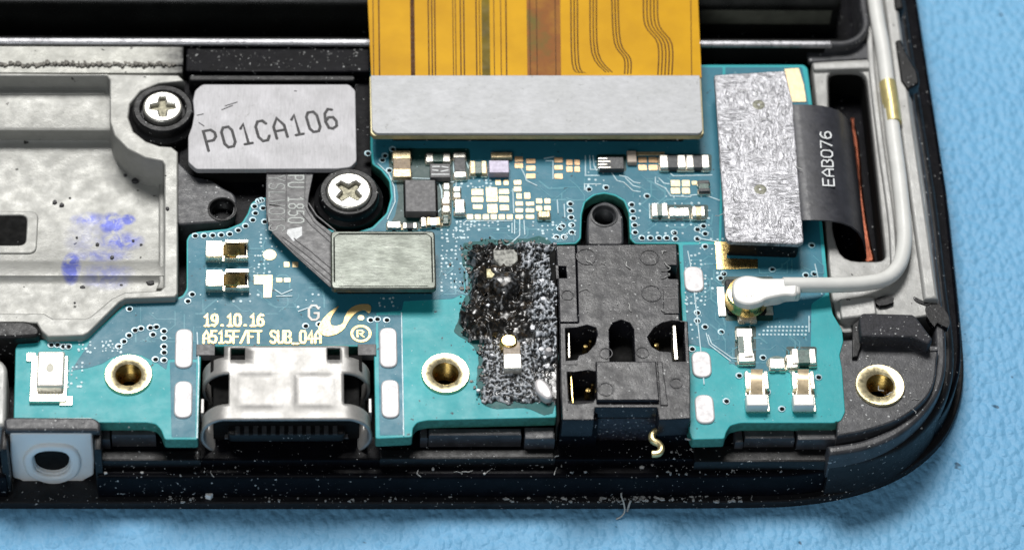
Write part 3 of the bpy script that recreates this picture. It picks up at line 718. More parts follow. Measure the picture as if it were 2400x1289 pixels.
# --- traces (raised lines under the lacquer) and vias
lines = [[(1372, 366), (1372, 412), (1404, 412)], [(1382, 366), (1384, 398), (1402, 398)], [(1390, 366), (1392, 388), (1398, 400)], [(1370, 432), (1408, 432)], [(1370, 446), (1370, 432)],
         [(1434, 406), (1446, 424), (1462, 428), (1484, 448), (1500, 450)], [(1466, 418), (1484, 436), (1500, 440)], [(1452, 412), (1470, 416), (1486, 428), (1500, 430)],
         [(1572, 408), (1578, 413), (1668, 411)], [(1536, 416), (1536, 430), (1560, 442), (1572, 460), (1618, 462)], [(1622, 458), (1648, 456), (1664, 462), (1686, 470)], [(1544, 418), (1556, 430), (1568, 432)],
         [(1522, 478), (1523, 512), (1534, 517), (1640, 517)], [(1086, 524), (1094, 518), (1200, 518)], [(1206, 516), (1206, 548)], [(1218, 514), (1218, 552), (1196, 572), (1180, 580)], [(1228, 518), (1230, 550)], [(1200, 524), (1200, 546)],
         [(1046, 424), (1060, 428), (1070, 424), (1088, 414)], [(1062, 372), (1064, 410), (1070, 424), (1068, 440)], [(1092, 378), (1104, 412), (1110, 420)], [(1030, 432), (1035, 448), (1036, 488), (1026, 498)], [(958, 418), (1010, 420), (1026, 430)],
         [(1202, 444), (1204, 500)], [(1222, 396), (1230, 412), (1234, 424), (1258, 436)], [(1276, 372), (1298, 368)], [(1280, 378), (1296, 378), (1296, 420)],
         [(1660, 786), (1668, 806), (1716, 840), (1732, 840)], [(1655, 782), (1662, 808), (1712, 846)], [(1896, 742), (1896, 778)], [(1910, 620), (1926, 690)], [(1836, 860), (1862, 880)],
         [(941, 734), (946, 1020)], [(462, 780), (466, 860), (462, 1026)], [(1640, 560), (1676, 566)], [(700, 730), (740, 716)], [(1612, 590), (1622, 640), (1640, 800), (1650, 900)],
         [(645, 680), (660, 690), (684, 680)], [(648, 695), (684, 694)], [(886, 385), (912, 410), (924, 440), (926, 474), (908, 515)], [(1306, 470), (1308, 500)], [(1322, 480), (1324, 510)]]
gl = G()
for i, l in enumerate(lines): gl.ribbon(PL(l, Z2), .075, Z2 - .005, .022 + .0006 * i, True, .008)
mk('raised_traces', gl, m_silkline, board, kind='stuff')
random.seed(17); gb_ = G(); kk = 0                # conductors running under the lacquer
for (x0, y0, x1, y1, n) in ((460, 690, 700, 735, 8), (300, 720, 460, 800, 9), (590, 640, 760, 720, 8), (1100, 520, 1350, 566, 12), (1480, 404, 1670, 560, 20), (1610, 600, 1700, 800, 14), (1700, 755, 1890, 850, 14), (1260, 410, 1370, 470, 8), (1780, 600, 1930, 640, 8), (450, 556, 620, 640, 8), (1030, 545, 1094, 690, 10)):
    for _ in range(n):
        x, y = random.uniform(x0, x1), random.uniform(y0, y1); pts = [(x, y)]; a = random.choice((0, 0, 90, 90, 45, 135))
        for _k in range(random.randint(2, 4)):
            l = random.uniform(10, 44); a += random.choice((0, 45, -45)); x += l * math.cos(math.radians(a)); y += l * .8 * math.sin(math.radians(a))
            x = max(x0, min(x1, x)); y = max(y0, min(y1, y))
            if math.hypot(x - pts[-1][0], y - pts[-1][1]) > 4: pts.append((x, y))
        if len(pts) > 1: gb_.ribbon(PL(pts, Z2), random.uniform(.06, .13), Z1 - .004, .007 + .00012 * kk, True, .01, .00004); kk += 1
mk('buried_traces', gb_, solder_mask('trace_under_mask', (.060, .27, .345), .3), board, kind='stuff')
gd = G(); gh = G(); gring = G()
def dot(gx, px, py, r, h=.012, n=8): c = P(px, py, Z2); gx.prism(circ(*c, r, n, r), Z2 - .005, Z2 + h + random.uniform(0, .004))
def via(px, py):
    c = P(px, py, Z2); r = .15
    gring.prism([circ(c[0], c[1], r + .06, 12), circ(c[0] + .02, c[1] - .02, r - .02, 12)], Z2 - .005, Z2 + .03, .012, 1)
    gh.prism(circ(c[0] + .02, c[1] - .02, r - .02, 10), Z2 - .005, Z2 + .006)
for a in ((290, 800), (302, 786), (316, 774), (330, 770), (352, 768), (366, 766), (384, 776), (358, 784), (384, 792), (384, 812), (384, 826), (364, 842), (384, 844), (278, 812), (120, 808), (134, 808), (148, 812), (160, 812),
          (457, 553), (478, 553), (498, 552), (518, 551), (538, 549), (558, 540), (575, 530), (592, 516), (598, 500), (596, 484), (606, 472), (303, 724), (440, 706), (450, 690), (632, 502), (616, 488), (612, 470), (620, 520),
          (868, 750), (884, 748), (906, 750), (716, 764), (748, 760), (862, 360), (896, 376), (912, 400), (920, 350), (902, 365),
          (1380, 444), (1420, 440), (1336, 478), (1336, 494), (1338, 510), (1340, 528), (1340, 545), (1322, 556), (1312, 536), (1304, 556), (1480, 480), (1482, 495), (1484, 512), (1487, 528), (1488, 545), (1504, 558), (1524, 558), (1544, 558), (1562, 558), (1582, 560), (1580, 546), (1516, 460), (1634, 538), (1634, 560), (1652, 548), (1652, 578), (1648, 530), (1318, 530),
          (1634, 733), (1634, 752), (1622, 818), (1652, 766), (1690, 778), (1696, 642), (1688, 652), (1810, 632), (1888, 645), (1908, 642), (1902, 575), (1732, 880), (1788, 838), (1798, 918), (1702, 940), (1832, 958), (1918, 884)):
    via(*a)
random.seed(3)
for (x0, y0, x1, y1, n) in ((1036, 540, 1092, 690, 46), (1062, 520, 1110, 560, 22), (1608, 600, 1660, 720, 34), (1640, 560, 1700, 680, 26), (1250, 520, 1350, 560, 22), (470, 690, 620, 720, 8), (185, 800, 290, 830, 26), (158, 850, 200, 910, 14), (596, 600, 640, 650, 12), (612, 540, 660, 600, 14), (1500, 460, 1680, 560, 30), (1610, 700, 1640, 800, 14), (890, 700, 940, 720, 6), (700, 690, 760, 730, 6), (1100, 520, 1190, 545, 12), (1080, 424, 1150, 440, 10), (1380, 380, 1420, 440, 6)):
    st = max(8.5, math.sqrt((x1 - x0) * (y1 - y0) / n) * .82); yy = y0
    while yy < y1:
        xx = x0
        while xx < x1:
            if random.random() < .62: dot(gd, xx + random.gauss(0, 1.4), yy + random.gauss(0, 1.2), random.uniform(.04, .085))
            xx += st
        yy += st * .85
for j, (yy, xa) in enumerate(((766, 1800), (775, 1790), (784, 1780))):
    for i in range(13 - j % 2):
        xx = xa + 9 * i
        if xx < 1894: dot(gd, xx, yy, .07)
mk('via_rings', gring, m_silk, board, kind='stuff'); mk('via_holes', gh, m_hole, board, kind='stuff'); mk('via_dots', gd, m_silkline, board, kind='stuff')

# ------------------------------------------------------------------ stroke lettering
FONT = {'0': [[(1, 0), (3, 0), (4, 1.2), (4, 4.8), (3, 6), (1, 6), (0, 4.8), (0, 1.2), (1, 0)]], '1': [[(.8, 4.8), (2.2, 6), (2.2, 0)], [(.8, 0), (3.6, 0)]],
        '4': [[(3, 0), (3, 6), (0, 2), (4, 2)]], '5': [[(3.8, 6), (.4, 6), (.2, 3.4), (2.6, 3.6), (4, 2.4), (3.4, .4), (1.6, 0), (0, .6)]], '6': [[(3.6, 5.6), (2.2, 6), (.6, 4.8), (0, 2.4), (.6, .4), (2, 0), (3.6, .6), (4, 2), (3.2, 3.3), (1.6, 3.5), (.2, 2.6)]],
        '7': [[(0, 6), (4, 6), (1.4, 0)]], '8': [[(2, 3.2), (.4, 4), (.4, 5.4), (2, 6), (3.6, 5.4), (3.6, 4), (2, 3.2), (0, 2.2), (.3, .5), (2, 0), (3.7, .5), (4, 2.2), (2.3, 3)]], '9': [[(.4, .4), (2, 0), (3.5, 1.4), (4, 3.6), (3.4, 5.6), (2, 6), (.4, 5.4), (0, 4), (.8, 2.7), (2.4, 2.5), (3.7, 3.4)]],
        'A': [[(0, 0), (0, 3.6), (2, 6), (4, 3.6), (4, 0)], [(.2, 2.2), (3.8, 2.2)]], 'B': [[(0, 0), (0, 6), (2.6, 6), (3.7, 5), (3.5, 3.6), (2.4, 3.1), (4, 2), (3.8, .6), (2.6, 0), (.2, 0)]], 'C': [[(4, 1.2), (3, 0), (1.2, 0), (0, 1.4), (0, 4.6), (1.2, 6), (3, 6), (4, 5)]],
        'E': [[(4, 0), (0, 0), (0, 6), (4, 6)], [(.2, 3.1), (3.2, 3.1)]], 'F': [[(0, 0), (0, 6), (4, 6)], [(.2, 3.1), (3, 3.1)]], 'G': [[(4, 4.8), (3, 6), (1.2, 6), (0, 4.6), (0, 1.4), (1.2, 0), (3, 0), (4, 1), (4, 2.8), (2.4, 2.8)]],
        'L': [[(.2, 6), (.2, 0), (3.8, 0)]], 'P': [[(0, 0), (0, 6), (2.8, 6), (4, 5), (4, 3.8), (2.8, 2.8), (.2, 2.8)]], 'R': [[(0, 0), (0, 6), (2.8, 6), (4, 4.6), (2.8, 3), (1.4, 3), (4, 0)]], 'S': [[(4, 5.2), (2.8, 6), (1, 6), (0, 4.8), (.8, 3.4), (3.2, 2.7), (4, 1.4), (3, 0), (1, 0), (0, .8)]], 'T': [[(0, 6), (4, 6)], [(2, 5.8), (2, 0)]],
        'U': [[(0, 6), (0, 1.2), (1, 0), (3, 0), (4, 1.2), (4, 6)]], 'W': [[(0, 6), (.8, 0), (2, 4), (3.2, 0), (4, 6)]], 'Y': [[(0, 6), (2, 3), (4, 6)], [(2, 2.8), (2, 0)]], '.': [[(1.7, .2), (2.3, .2)]], '/': [[(0, 0), (4, 6)]], '_': [[(0, -.4), (4, -.4)]], ' ': []}
def lettering(s, p0, p1, z, h, sw, mat, parent, name='lettering', gw=.66, slant=0.0, th=.012, flip=1):
    a = Vector(P(*p0, z)); b = Vector(P(*p1, z)); adv = (b - a) / len(s); u = adv.normalized(); v = Vector((-u.y, u.x)) * flip
    g = G(); k = 0; w = adv.length * gw
    for i, ch in enumerate(s):
        for st in FONT[ch]:
            pts = []
            for (x, y) in st:
                q = a + adv * i + u * (x / 4 * w + slant * y / 6 * h) + v * (y / 6 * h); pts.append((q.x, q.y))
            g.ribbon(pts, sw, z - .005, .005 + th + .0011 * (k % 3)); k += 1
    return mk(name, g, mat, parent)
lettering('19.10.16', (478, 764), (622, 764), Z2, .74, .15, m_print_gold, board, gw=.74, th=.03)
lettering('A515F/FT SUB_04A', (477, 804), (756, 804), Z2, .78, .13, m_print_gold, board, gw=.72, th=.03)
lettering('G', (724, 750), (758, 750), Z2, .95, .13, plain('white_pink_print', (.85, .80, .74), .5), board, th=.03)
LOGO = [(794, 718), (779, 727), (761, 743), (748, 763), (747, 776), (757, 786), (772, 788), (790, 783), (806, 772), (814, 758), (825, 743), (839, 731), (854, 727), (863, 734), (869, 730), (868, 716), (850, 713), (832, 717), (817, 727), (808, 743), (803, 758), (790, 764), (777, 762), (774, 752), (779, 740), (787, 729)]
mk('swoosh_emblem', G().prism(spl(PL(LOGO, Z2), 3), Z2 - .005, Z2 + .035, .01), m_print_gold, board)
cc = P(846, 782, Z2)
mk('round_mark', G().prism([circ(*cc, .58, 28), circ(*cc, .42, 28)], Z2 - .005, Z2 + .03, .01), m_print_gold, board)
lettering('R', (838, 790), (856, 790), Z2, .42, .09, m_print_gold, board, 'round_mark_letter', gw=.8, th=.03)
mk('print_dot', G().prism(circ(*P(846, 745, Z2), .18, 14), Z2 - .005, Z2 + .03), m_palegold, board)

# ------------------------------------------------------------------ charging port
def usb():
    port = mk('charging_port', G().block(RC(500, 850, 842, 985, 4.9), 2.9, 5.2, .1), m_hole, board)
    zt, zb = 6.0, 2.8; R = 1.3
    xl, xr = P(480, 985, 4.4)[0], P(862, 985, 4.4)[0]; yb_, yf = P(670, 814, zt)[1], P(670, 986, zt)[1]
    cx = (xl + xr) / 2; hw = (xr - xl) / 2
    # cross-section: flat top from breaks, rounded ends, flat bottom
    bx = sorted(set([-hw + R + 1e-9, hw - R - 1e-9] + [P(a, 832, zt)[0] - cx for a in (541, 574, 767, 797)] + [P(a, 910, zt)[0] - cx for a in (556, 566, 574, 600, 626, 634, 642, 694, 702, 712, 738, 764, 774, 784, 670, 686, 690)]))
    bx = [x for x in bx if abs(x) <= hw - R + 1e-6]
    sec = [(x, zt, 't') for x in bx]
    zc = (zt + zb) / 2; hz = (zt - zb) / 2
    for k in range(1, 16): a = math.pi / 2 - math.pi * k / 16; sec.append((hw - R + R * math.cos(a), zc + hz * math.sin(a), 'r%d' % k))
    sec += [(x, zb, 'b') for x in reversed(bx)]
    for k in range(1, 16): a = -math.pi / 2 - math.pi * k / 16; sec.append((-hw + R + R * math.cos(a), zc + hz * math.sin(a), 'l%d' % k))
    yrow = [814, 819, 826, 833, 840, 847, 858, 872, 878, 884, 890, 898, 906, 914, 922, 930, 938, 944, 950, 956, 964, 974, 982, 986]
    ys = [P(670, py, zt)[1] for py in yrow]
    V = []; F = []; n = len(sec)
    def dimple(x, y):
        d = 0
        for c in (600, 738):
            u = abs(x - (P(c, 915, zt)[0] - cx)) / 1.25; w = abs(y - P(670, 918, zt)[1]) / 1.25
            m = max(u, w)
            if m < 1: d = max(d, min(1, (1 - m) / .28))
        return .09 * d
    for i, y in enumerate(ys):
        fl = 1 + .022 * max(0, (i - len(ys) + 3)) / 2
        for (x, z, t) in sec:
            zz = z - (dimple(x, y) if t == 't' else 0)
            V.append((cx + x * fl, y, zc + (zz - zc) * (fl if t[0] in 'lrb' else 1)))
    def px2(x): return x
    for i in range(len(ys) - 1):
        ym = (yrow[i] + yrow[i + 1]) / 2
        for k in range(n):
            j = (k + 1) % n; t0 = sec[k][2]; t1 = sec[j][2]; xm = (sec[k][0] + sec[j][0]) / 2; zm = (sec[k][1] + sec[j][1]) / 2
            if t0 == 't' and t1 == 't' and 819 < ym < 847:
                if any(P(a, 832, zt)[0] - cx - .01 < xm < P(b, 832, zt)[0] - cx + .01 for a, b in ((541, 574), (767, 797))): continue
            if 878 < ym < 950 and abs(xm) > hw - R + .02 and zm > zc - .9: continue     # side windows
            if ym < 878 and ym > 0 and abs(xm) > hw - R + .2 and ym < 840: continue      # rear shoulders are cut away
            F.append((i * n + k, i * n + j, (i + 1) * n + j, (i + 1) * n + k))
    o = mk('shell', G().add(V, F), m_shell, port, 40)
    so = o.modifiers.new('thick', 'SOLIDIFY'); so.thickness = .16; so.offset = -1
    mk('seam', G().block(RC(686, 815, 689.5, 986, zt), zt - .05, zt + .004), m_hole, port)
    ty = P(670, 1018, 4.4)[1]
    ton = mk('tongue', G().prism(rnd([(cx - 3.15, ty), (cx + 3.15, ty), (cx + 3.15, yb_ - .6), (cx - 3.15, yb_ - .6)], .3), 3.75, 4.35, .1), m_black, port)
    mk('inner_back', G().block([(cx - hw + .3, yb_ - 1.4), (cx + hw - .3, yb_ - 1.4), (cx + hw - .3, yb_ - .4), (cx - hw + .3, yb_ - .4)], 2.95, 5.85), m_hole, port)
    for k in range(12):
        x = cx - 2.6 + k * 5.2 / 11
        mk('contact', G().block([(x - .12, ty + .02), (x + .12, ty + .02), (x + .12, ty + 1.6), (x - .12, ty + 1.6)], 4.33, 4.38, .01), m_chipdark, ton)
    mk('tongue_plate', G().block([(cx - 3.3, ty + .25), (cx + 3.3, ty + .25), (cx + 3.3, ty + .5), (cx - 3.3, ty + .5)], 3.6, 3.7, .02), m_chip, ton)
    for sx in (-1, 1):
        mk('solder_ear', G().block([(cx + sx * (hw + .0) - .5, P(670, 832, 5.1)[1]), (cx + sx * hw + .5, P(670, 832, 5.1)[1]), (cx + sx * hw + .5, P(670, 806, 5.1)[1]), (cx + sx * hw - .5, P(670, 806, 5.1)[1])], 4.6, 5.10, .04), m_chip, port)
        xx = cx + sx * (hw + .12)
        mk('side_tab', G().block([(xx - .08, P(670, 968, 5)[1]), (xx + .08, P(670, 968, 5)[1]), (xx + .08, P(670, 935, 5)[1]), (xx - .08, P(670, 935, 5)[1])], 4.2, 5.05, .03), m_shell, port)
    mk('port_cavity_floor', G().block(RC(470, 830, 878, 1040, 2.7), 2.4, 2.7), m_hole, port)
usb()

# ------------------------------------------------------------------ headphone jack
def jack():
    zt = 6.15
    LEFT = [(1303, 575), (1349, 575), (1354, 738), (1356, 755), (1312, 755), (1310, 690)]
    def tun(cx, cy, rx, ry, n=18): return [(cx + rx * math.cos(2 * math.pi * k / n), cy + ry * math.sin(2 * math.pi * k / n)) for k in range(n)]
    MAIN = [(1351, 574), (1586, 572), (1588, 622), (1566, 622), (1567, 653), (1590, 653), (1592, 740), (1594, 752), (1612, 752), (1618, 880), (1618, 980), (1545, 984), (1540, 955), (1395, 955), (1392, 984), (1318, 984), (1314, 900), (1312, 757), (1356, 757)]
    j = mk('headphone_jack', G().prism([rnd(PL(MAIN, zt), .06, 2),
                                        PL([(1322, 770), (1352, 768), (1376, 762), (1396, 768), (1400, 782), (1394, 806), (1376, 826), (1356, 832), (1352, 842), (1328, 844)], zt),
                                        PL([(1430, 846), (1428, 772), (1436, 757), (1456, 750), (1476, 757), (1485, 772), (1488, 846)], zt),
                                        PL([(1518, 790), (1534, 768), (1552, 757), (1574, 752), (1604, 754), (1606, 846), (1578, 846), (1574, 824), (1546, 822), (1528, 812)], zt),
                                        PL([(1330, 872), (1350, 872), (1378, 868), (1402, 872), (1402, 925), (1388, 942), (1352, 946), (1334, 944)], zt)], 4.6, zt, .05, 2), m_jack, board)
    mk('left_strip', G().prism([rnd(PL(LEFT, zt), .06, 2), PL([(1304.5, 624), (1327, 624), (1328, 651), (1306, 651)], zt)], 4.6, zt + .0, .05, 2), m_jack, j)
    mk('inner_hollow', G().block(RC(1308, 580, 1608, 975, 4.6), 2.6, 4.62), m_hole, j)
    mk('front_block', G().prism(rnd(PL([(1396, 846), (1538, 846), (1546, 938), (1398, 938)], zt + .25), .06), 4.8, zt + .25, .07, 2), m_jack, j)
    mk('front_step', G().prism(rnd(PL([(1540, 846), (1552, 848), (1566, 950), (1548, 950)], zt + .05), .04), 4.8, zt + .06, .04, 2), m_jack, j)
    mk('raised_panel', G().prism(rnd(PL([(1553, 672), (1590, 672), (1592, 735), (1556, 735)], zt + .06), .05), zt - .1, zt + .06, .03), m_jack, j)
    for (a, b, c, d) in ((1562, 684, 1582, 684), (1562, 692, 1582, 692), (1560, 700, 1584, 700)):
        mk('moulded_mark', G().ribbon(PL([(a, b), (c, d)], zt + .06), .05, zt + .055, .02), m_chip, j)
    for (cx, cy, r) in ((1374, 602, 24), (1522, 604, 23), (1527, 688, 24), (1330, 692, 15), (1420, 828, 16), (1506, 826, 16), (1420, 912, 19), (1585, 898, 15)):
        z = zt + (.25 if (cx, cy) == (1420, 912) else 0); c = P(cx, cy, z); R = r / 42.6
        mk('ejector_mark', G().prism([circ(*c, R, 28), circ(*c, R - .07, 28)], z - .02, z + .035, .015), m_jack, j)
    # gold springs in the openings
    def leafs(name, pts, z0, z1, mat, w=.2):
        return mk(name, G().prism(PL(pts, z1), z0, z1, .04), mat, j)
    leafs('contact_spring', [(1331, 778), (1335, 778), (1337, 838), (1332, 838)], 4.7, 5.9, m_tingold)
    leafs('contact_spring', [(1336, 880), (1341, 880), (1345, 944), (1341, 944)], 4.7, 5.9, m_gold)
    leafs('contact_spring', [(1576, 762), (1584, 762), (1590, 842), (1581, 842)], 4.7, 5.9, m_tingold)
    for (px, py, rr) in ((1372, 815, .16), (1383, 803, .10), (1538, 812, .17), (1378, 918, .18), (1388, 905, .1)):
        c = P(px, py, 5.3)
        mk('contact_tip', G().lathe(c, [(0, 5.5), (rr * .7, 5.46), (rr, 5.2), (rr * .9, 4.6)], 14), m_gold, j)
    # strip walls on the left with frames, front barrel
    for pts in ([(1318, 768), (1324, 768), (1326, 850), (1320, 850)], [(1318, 848), (1354, 848), (1354, 854), (1318, 854)], [(1322, 870), (1328, 870), (1332, 960), (1326, 960)]):
        mk('slot_frame', G().prism(PL(pts, zt + .03), zt - .4, zt + .03, .02), m_chip, j)
    xa, xb = P(1312, 985, 5)[0], P(1616, 985, 5)[0]; yf = P(1460, 1000, 5)[1]; yb2 = P(1460, 950, 5)[1]
    bx = (P(1400, 985, 5)[0], P(1545, 985, 5)[0])
    mk('barrel_front', G().block([(xa, yf), (bx[0], yf), (bx[0], yb2), (xa, yb2)], 2.4, 5.6, .12), m_blackgloss, j)
    mk('barrel_front', G().block([(bx[1], yf), (xb, yf), (xb, yb2), (bx[1], yb2)], 2.4, 5.6, .12), m_blackgloss, j)
    mk('scorched_mouth', G().block([(bx[0] + .02, yf + .4), (bx[1] - .02, yf + .4), (bx[1] - .02, yb2), (bx[0] + .02, yb2)], 2.4, 5.2, .1), plain('scorched_plastic', (.02, .018, .026), .45, var=.7, vs=3, bump=.9, bs=4, speck=1.2), j)
    s = [(1548, 1012), (1536, 1010), (1528, 1020), (1530, 1032), (1544, 1040), (1550, 1050), (1544, 1062), (1528, 1064)]
    path = spl([(*P(a, b, 4.6 - .02 * i), 4.6 - .02 * i) for i, (a, b) in enumerate(s)], 4, False)
    mk('curled_spring', G().tube(path, .19, 10), plain('dull_gold_spring', (.70, .58, .30), .35, .7, var=.3, vs=3), j)
    s = [(1622, 985), (1626, 1005), (1626, 1022), (1618, 1030), (1606, 1028)]
    mk('loose_fibre', G().tube(spl([(*P(a, b, 4.7), 4.7) for a, b in s], 4, False), .05, 6), m_dust, j)
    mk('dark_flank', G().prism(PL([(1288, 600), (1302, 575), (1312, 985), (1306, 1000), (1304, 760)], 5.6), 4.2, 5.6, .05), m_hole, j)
jack()

# ------------------------------------------------------------------ burnt patch on the board
def burnt():
    t = NT('charred_epoxy')
    at = t.n('Attribute'); at.attribute_name = 'ash'; tp = t.n('Attribute'); tp.attribute_name = 'crest'
    char = t.ramp(t.noise(3.5, 5, .7, .8), [(.35, (.003, .003, .003, 1)), (.54, (.008, .007, .006, 1)), (.64, (.055, .038, .022, 1)), (.76, (.22, .18, .13, 1))])
    gl = t.ramp(tp.outputs['Fac'], [(.40, (.018, .019, .021, 1)), (.56, (.16, .18, .20, 1)), (.74, (.62, .65, .70, 1))])
    col = t.mix(at.outputs['Fac'], char, gl)
    t.bump(t.noise(3, 3, .5, .6), .3, .1)
    m = t.set(Base_Color=col, Roughness=t.ramp(t.noise(2.0, 3), [(.4, (.20,) * 3), (.65, (.42,) * 3)]), Specular_IOR_Level=.8)
    x0, x1, y0, y1 = 1076, 1304, 556, 956; nx, ny = 200, 280
    g = G(); ash = []; ok = []; crest = []
    cl01 = lambda v: max(0.0, min(1.0, v))
    for j in range(ny + 1):
        for i in range(nx + 1):
            px = x0 + (x1 - x0) * i / nx; py = y0 + (y1 - y0) * j / ny
            q = Vector((px / 42, py / 34, 0))
            n1 = noise.noise(q * .9) + .35 * noise.noise(q * 2.1); n2 = noise.noise(q * 2.4 + Vector((9, 3, 1)))
            n3 = noise.noise(Vector((q.x * 5.0 + q.y * 2.4, q.y * 3.0 - q.x * 1.8, .3))) + .6 * noise.noise(q * 8.5)
            n4 = noise.noise(q * 5.2 + Vector((1, 7, 4))) + .5 * noise.noise(q * 9)
            rag = 14 * noise.fractal(q * 2.2, 1, 2, 3)
            left = (1102 if py < 800 else 1130) + rag
            if 690 < py < 800: left -= 26 * math.sin((py - 690) / 110 * math.pi)
            d = min(px - left, py - 572 - rag * .6, 942 + rag * .7 - py, 1324 - px)
            e = cl01(d / 12)
            low = cl01((py - 790) / 25) * cl01(1.4 - max(0, px - 1225) / 50)
            white = cl01((px - 1240 + 26 * n1) / 12) * cl01((870 + 20 * n2 - py) / 25)
            if py < 640: white = max(white, cl01((px - 1215 + 20 * n1) / 12) * .9)
            edge = cl01(1 - d / 20) * cl01(.45 + n1 * 2)
            a = max(low * .80, white, edge * .6)
            if py < 730: a = max(a, cl01((n2 - .25) * 4) * .25)
            up = cl01((810 - py) / 40)
            h = .06 + e * (.10 + up * (.30 + .62 * n1 + .22 * n2) * (1 - .5 * white) + white * (.25 + .20 * n3) + low * (.08 + .12 * n4))
            h = max(h, .03)
            cr_ = n3 if white > low else n4
            for (bx_, by_, br, bh) in ((1112, 742, 26, .6), (1130, 772, 24, .55), (1150, 745, 20, .5), (1140, 715, 16, .5), (1118, 690, 14, .35), (1160, 640, 20, .45), (1225, 655, 22, .6), (1232, 770, 18, .45), (1150, 600, 14, .4), (1265, 700, 14, .7), (1222, 704, 12, .5)):
                rr = math.hypot(px - bx_, (py - by_) * 1.2) / br
                if rr < 1: h = max(h, .12 + bh * math.sqrt(1 - rr * rr) + .06 * n2)
            hb = math.hypot((px - 1183) / 36, (py - 674) / 26)          # blistered chip
            if hb < 1: h = max(h, .55 + .45 * math.sqrt(1 - hb * hb) + .05 * n2); a = .10 + .25 * cl01(n2)
            pit = math.hypot((px - 1196) / 62, (py - 728) / 34)
            if pit < 1: h *= .25 + .75 * pit; a *= pit ** 3
            x, y = P(px, py, ZB + .15); z = ZB - .01 + (h if d > 0 else -.05)
            g.v.append((x, y, z)); ash.append(min(1, a)); ok.append(d > -1.2); crest.append(cl01(.5 + .75 * cr_))
    for j in range(ny):
        for i in range(nx):
            k = j * (nx + 1) + i; q = (k, k + nx + 1, k + nx + 2, k + 1)
            if all(ok[w] for w in q): g.f.append(q)
    me = bpy.data.meshes.new('burnt_patch'); me.from_pydata(g.v, [], g.f)
    at_ = me.attributes.new('ash', 'FLOAT', 'POINT')
    for i, a in enumerate(ash): at_.data[i].value = a
    at2 = me.attributes.new('crest', 'FLOAT', 'POINT')
    for i, a in enumerate(crest): at2.data[i].value = a
    me.update(); me.materials.append(m); me.shade_smooth()
    o = bpy.data.objects.new('burnt_patch', me); coll.objects.link(o); o.parent = board; o.matrix_parent_inverse = Matrix.Translation(-board.location)
    o['label'] = 'charred blistered patch with ashy rim'
    HL = [(1086, 590), (1110, 566), (1200, 562), (1290, 566), (1302, 700), (1302, 952), (1230, 956), (1140, 952), (1118, 900), (1120, 830), (1096, 800), (1066, 776), (1076, 730), (1088, 680)]
    hp = []
    for (a_, b_) in spl(HL, 6): w_ = 9 * noise.noise(Vector((a_ / 18, b_ / 18, 2))); hp.append(P(a_ + w_, b_ + w_ * .7, Z2))
    mk('scorch_halo', G().prism(hp, ZB - .01, Z2 + .004), solder_mask('heat_browned_mask', (.016, .125, .125), .12), o)
    mk('scorched_capacitor', G().block(RC(1180, 800, 1220, 846, ZB + .75), ZB, ZB + .72, .05), plain('scorched_ceramic', (.42, .34, .26), .5, var=.5, vs=2), o)
    mk('capacitor_end', G().block(RC(1181, 828, 1222, 862, ZB + .78), ZB, ZB + .76, .06), m_term, o)
    mk('molten_solder', G().prism(spl(PL([(1172, 792), (1186, 782), (1208, 786), (1212, 806), (1196, 814), (1176, 808)], ZB + .8), 4), ZB, ZB + .82, .12, 3), m_gold, o)
    mk('solder_lump', G().prism(spl(PL([(1254, 892), (1270, 886), (1290, 906), (1296, 928), (1280, 934), (1258, 916)], ZB + .5), 4), ZB, ZB + .5, .15, 3), m_tin, o)
    mk('solder_bead', G().lathe(P(1286, 822, ZB + .6), [(0, ZB + .8), (.15, ZB + .74), (.25, ZB + .5), (.2, ZB + .2)], 16), m_tin, o)
    mk('heat_cracked_chip', G().prism(rnd(PL([(1156, 586), (1212, 584), (1214, 610), (1198, 624), (1172, 624), (1158, 606)], ZB + .55), .05), ZB, ZB + .55, .05), plain('ash_ceramic', (.34, .34, .31), .6, var=.8, vs=4, bump=.6, bs=6), o)
    mk('scorched_terminal', G().block(RC(1140, 628, 1172, 650, ZB + .5), ZB, ZB + .48, .08), plain('olive_terminal', (.32, .29, .17), .4, .4, var=.5, vs=4), o)
    random.seed(11); gc = G(); gb = G()
    for _ in range(30):
        if random.random() < .7: px, py = random.uniform(1244, 1300), random.uniform(580, 880)
        else: px, py = random.uniform(1104, 1296), random.uniform(575, 935)
        c = P(px, py, ZB + .4); r = .05 + .15 * random.random() ** 2; z = ZB + random.uniform(.25, .65)
        n = random.randint(4, 6); ph = random.random() * 6
        gc.prism([(c[0] + r * random.uniform(.6, 1.2) * math.cos(ph + 2 * math.pi * k / n), c[1] + r * random.uniform(.6, 1.2) * math.sin(ph + 2 * math.pi * k / n)) for k in range(n)], z - .2, z, .02, 1)
    for _ in range(150):                        # ragged flakes strewn round the rim
        k = random.random()
        px, py = (random.gauss(1096, 12), random.uniform(575, 800)) if k < .5 else ((random.uniform(1100, 1300), random.gauss(570, 6)) if k < .75 else (random.gauss(1128, 8), random.uniform(800, 945)))
        c = P(px, py, ZB + .05); r = .03 + .12 * random.random() ** 2; z = ZB + random.uniform(.03, .15); n = random.randint(4, 6); ph = random.random() * 6
        gb.prism([(c[0] + r * random.uniform(.5, 1.3) * math.cos(ph + 2 * math.pi * k / n), c[1] + r * random.uniform(.5, 1.3) * math.sin(ph + 2 * math.pi * k / n)) for k in range(n)], ZB - .01, z, .015, 1)
    mk('char_flakes', gb, plain('char_flake', (.05, .042, .032), .35, var=.9, vs=3, bump=.4), o, kind='stuff')
    mk('ash_flakes', gc, plain('ash_flake', (.48, .49, .52), .4, .2, var=.6, vs=5, bump=.4), o, kind='stuff')
burnt()

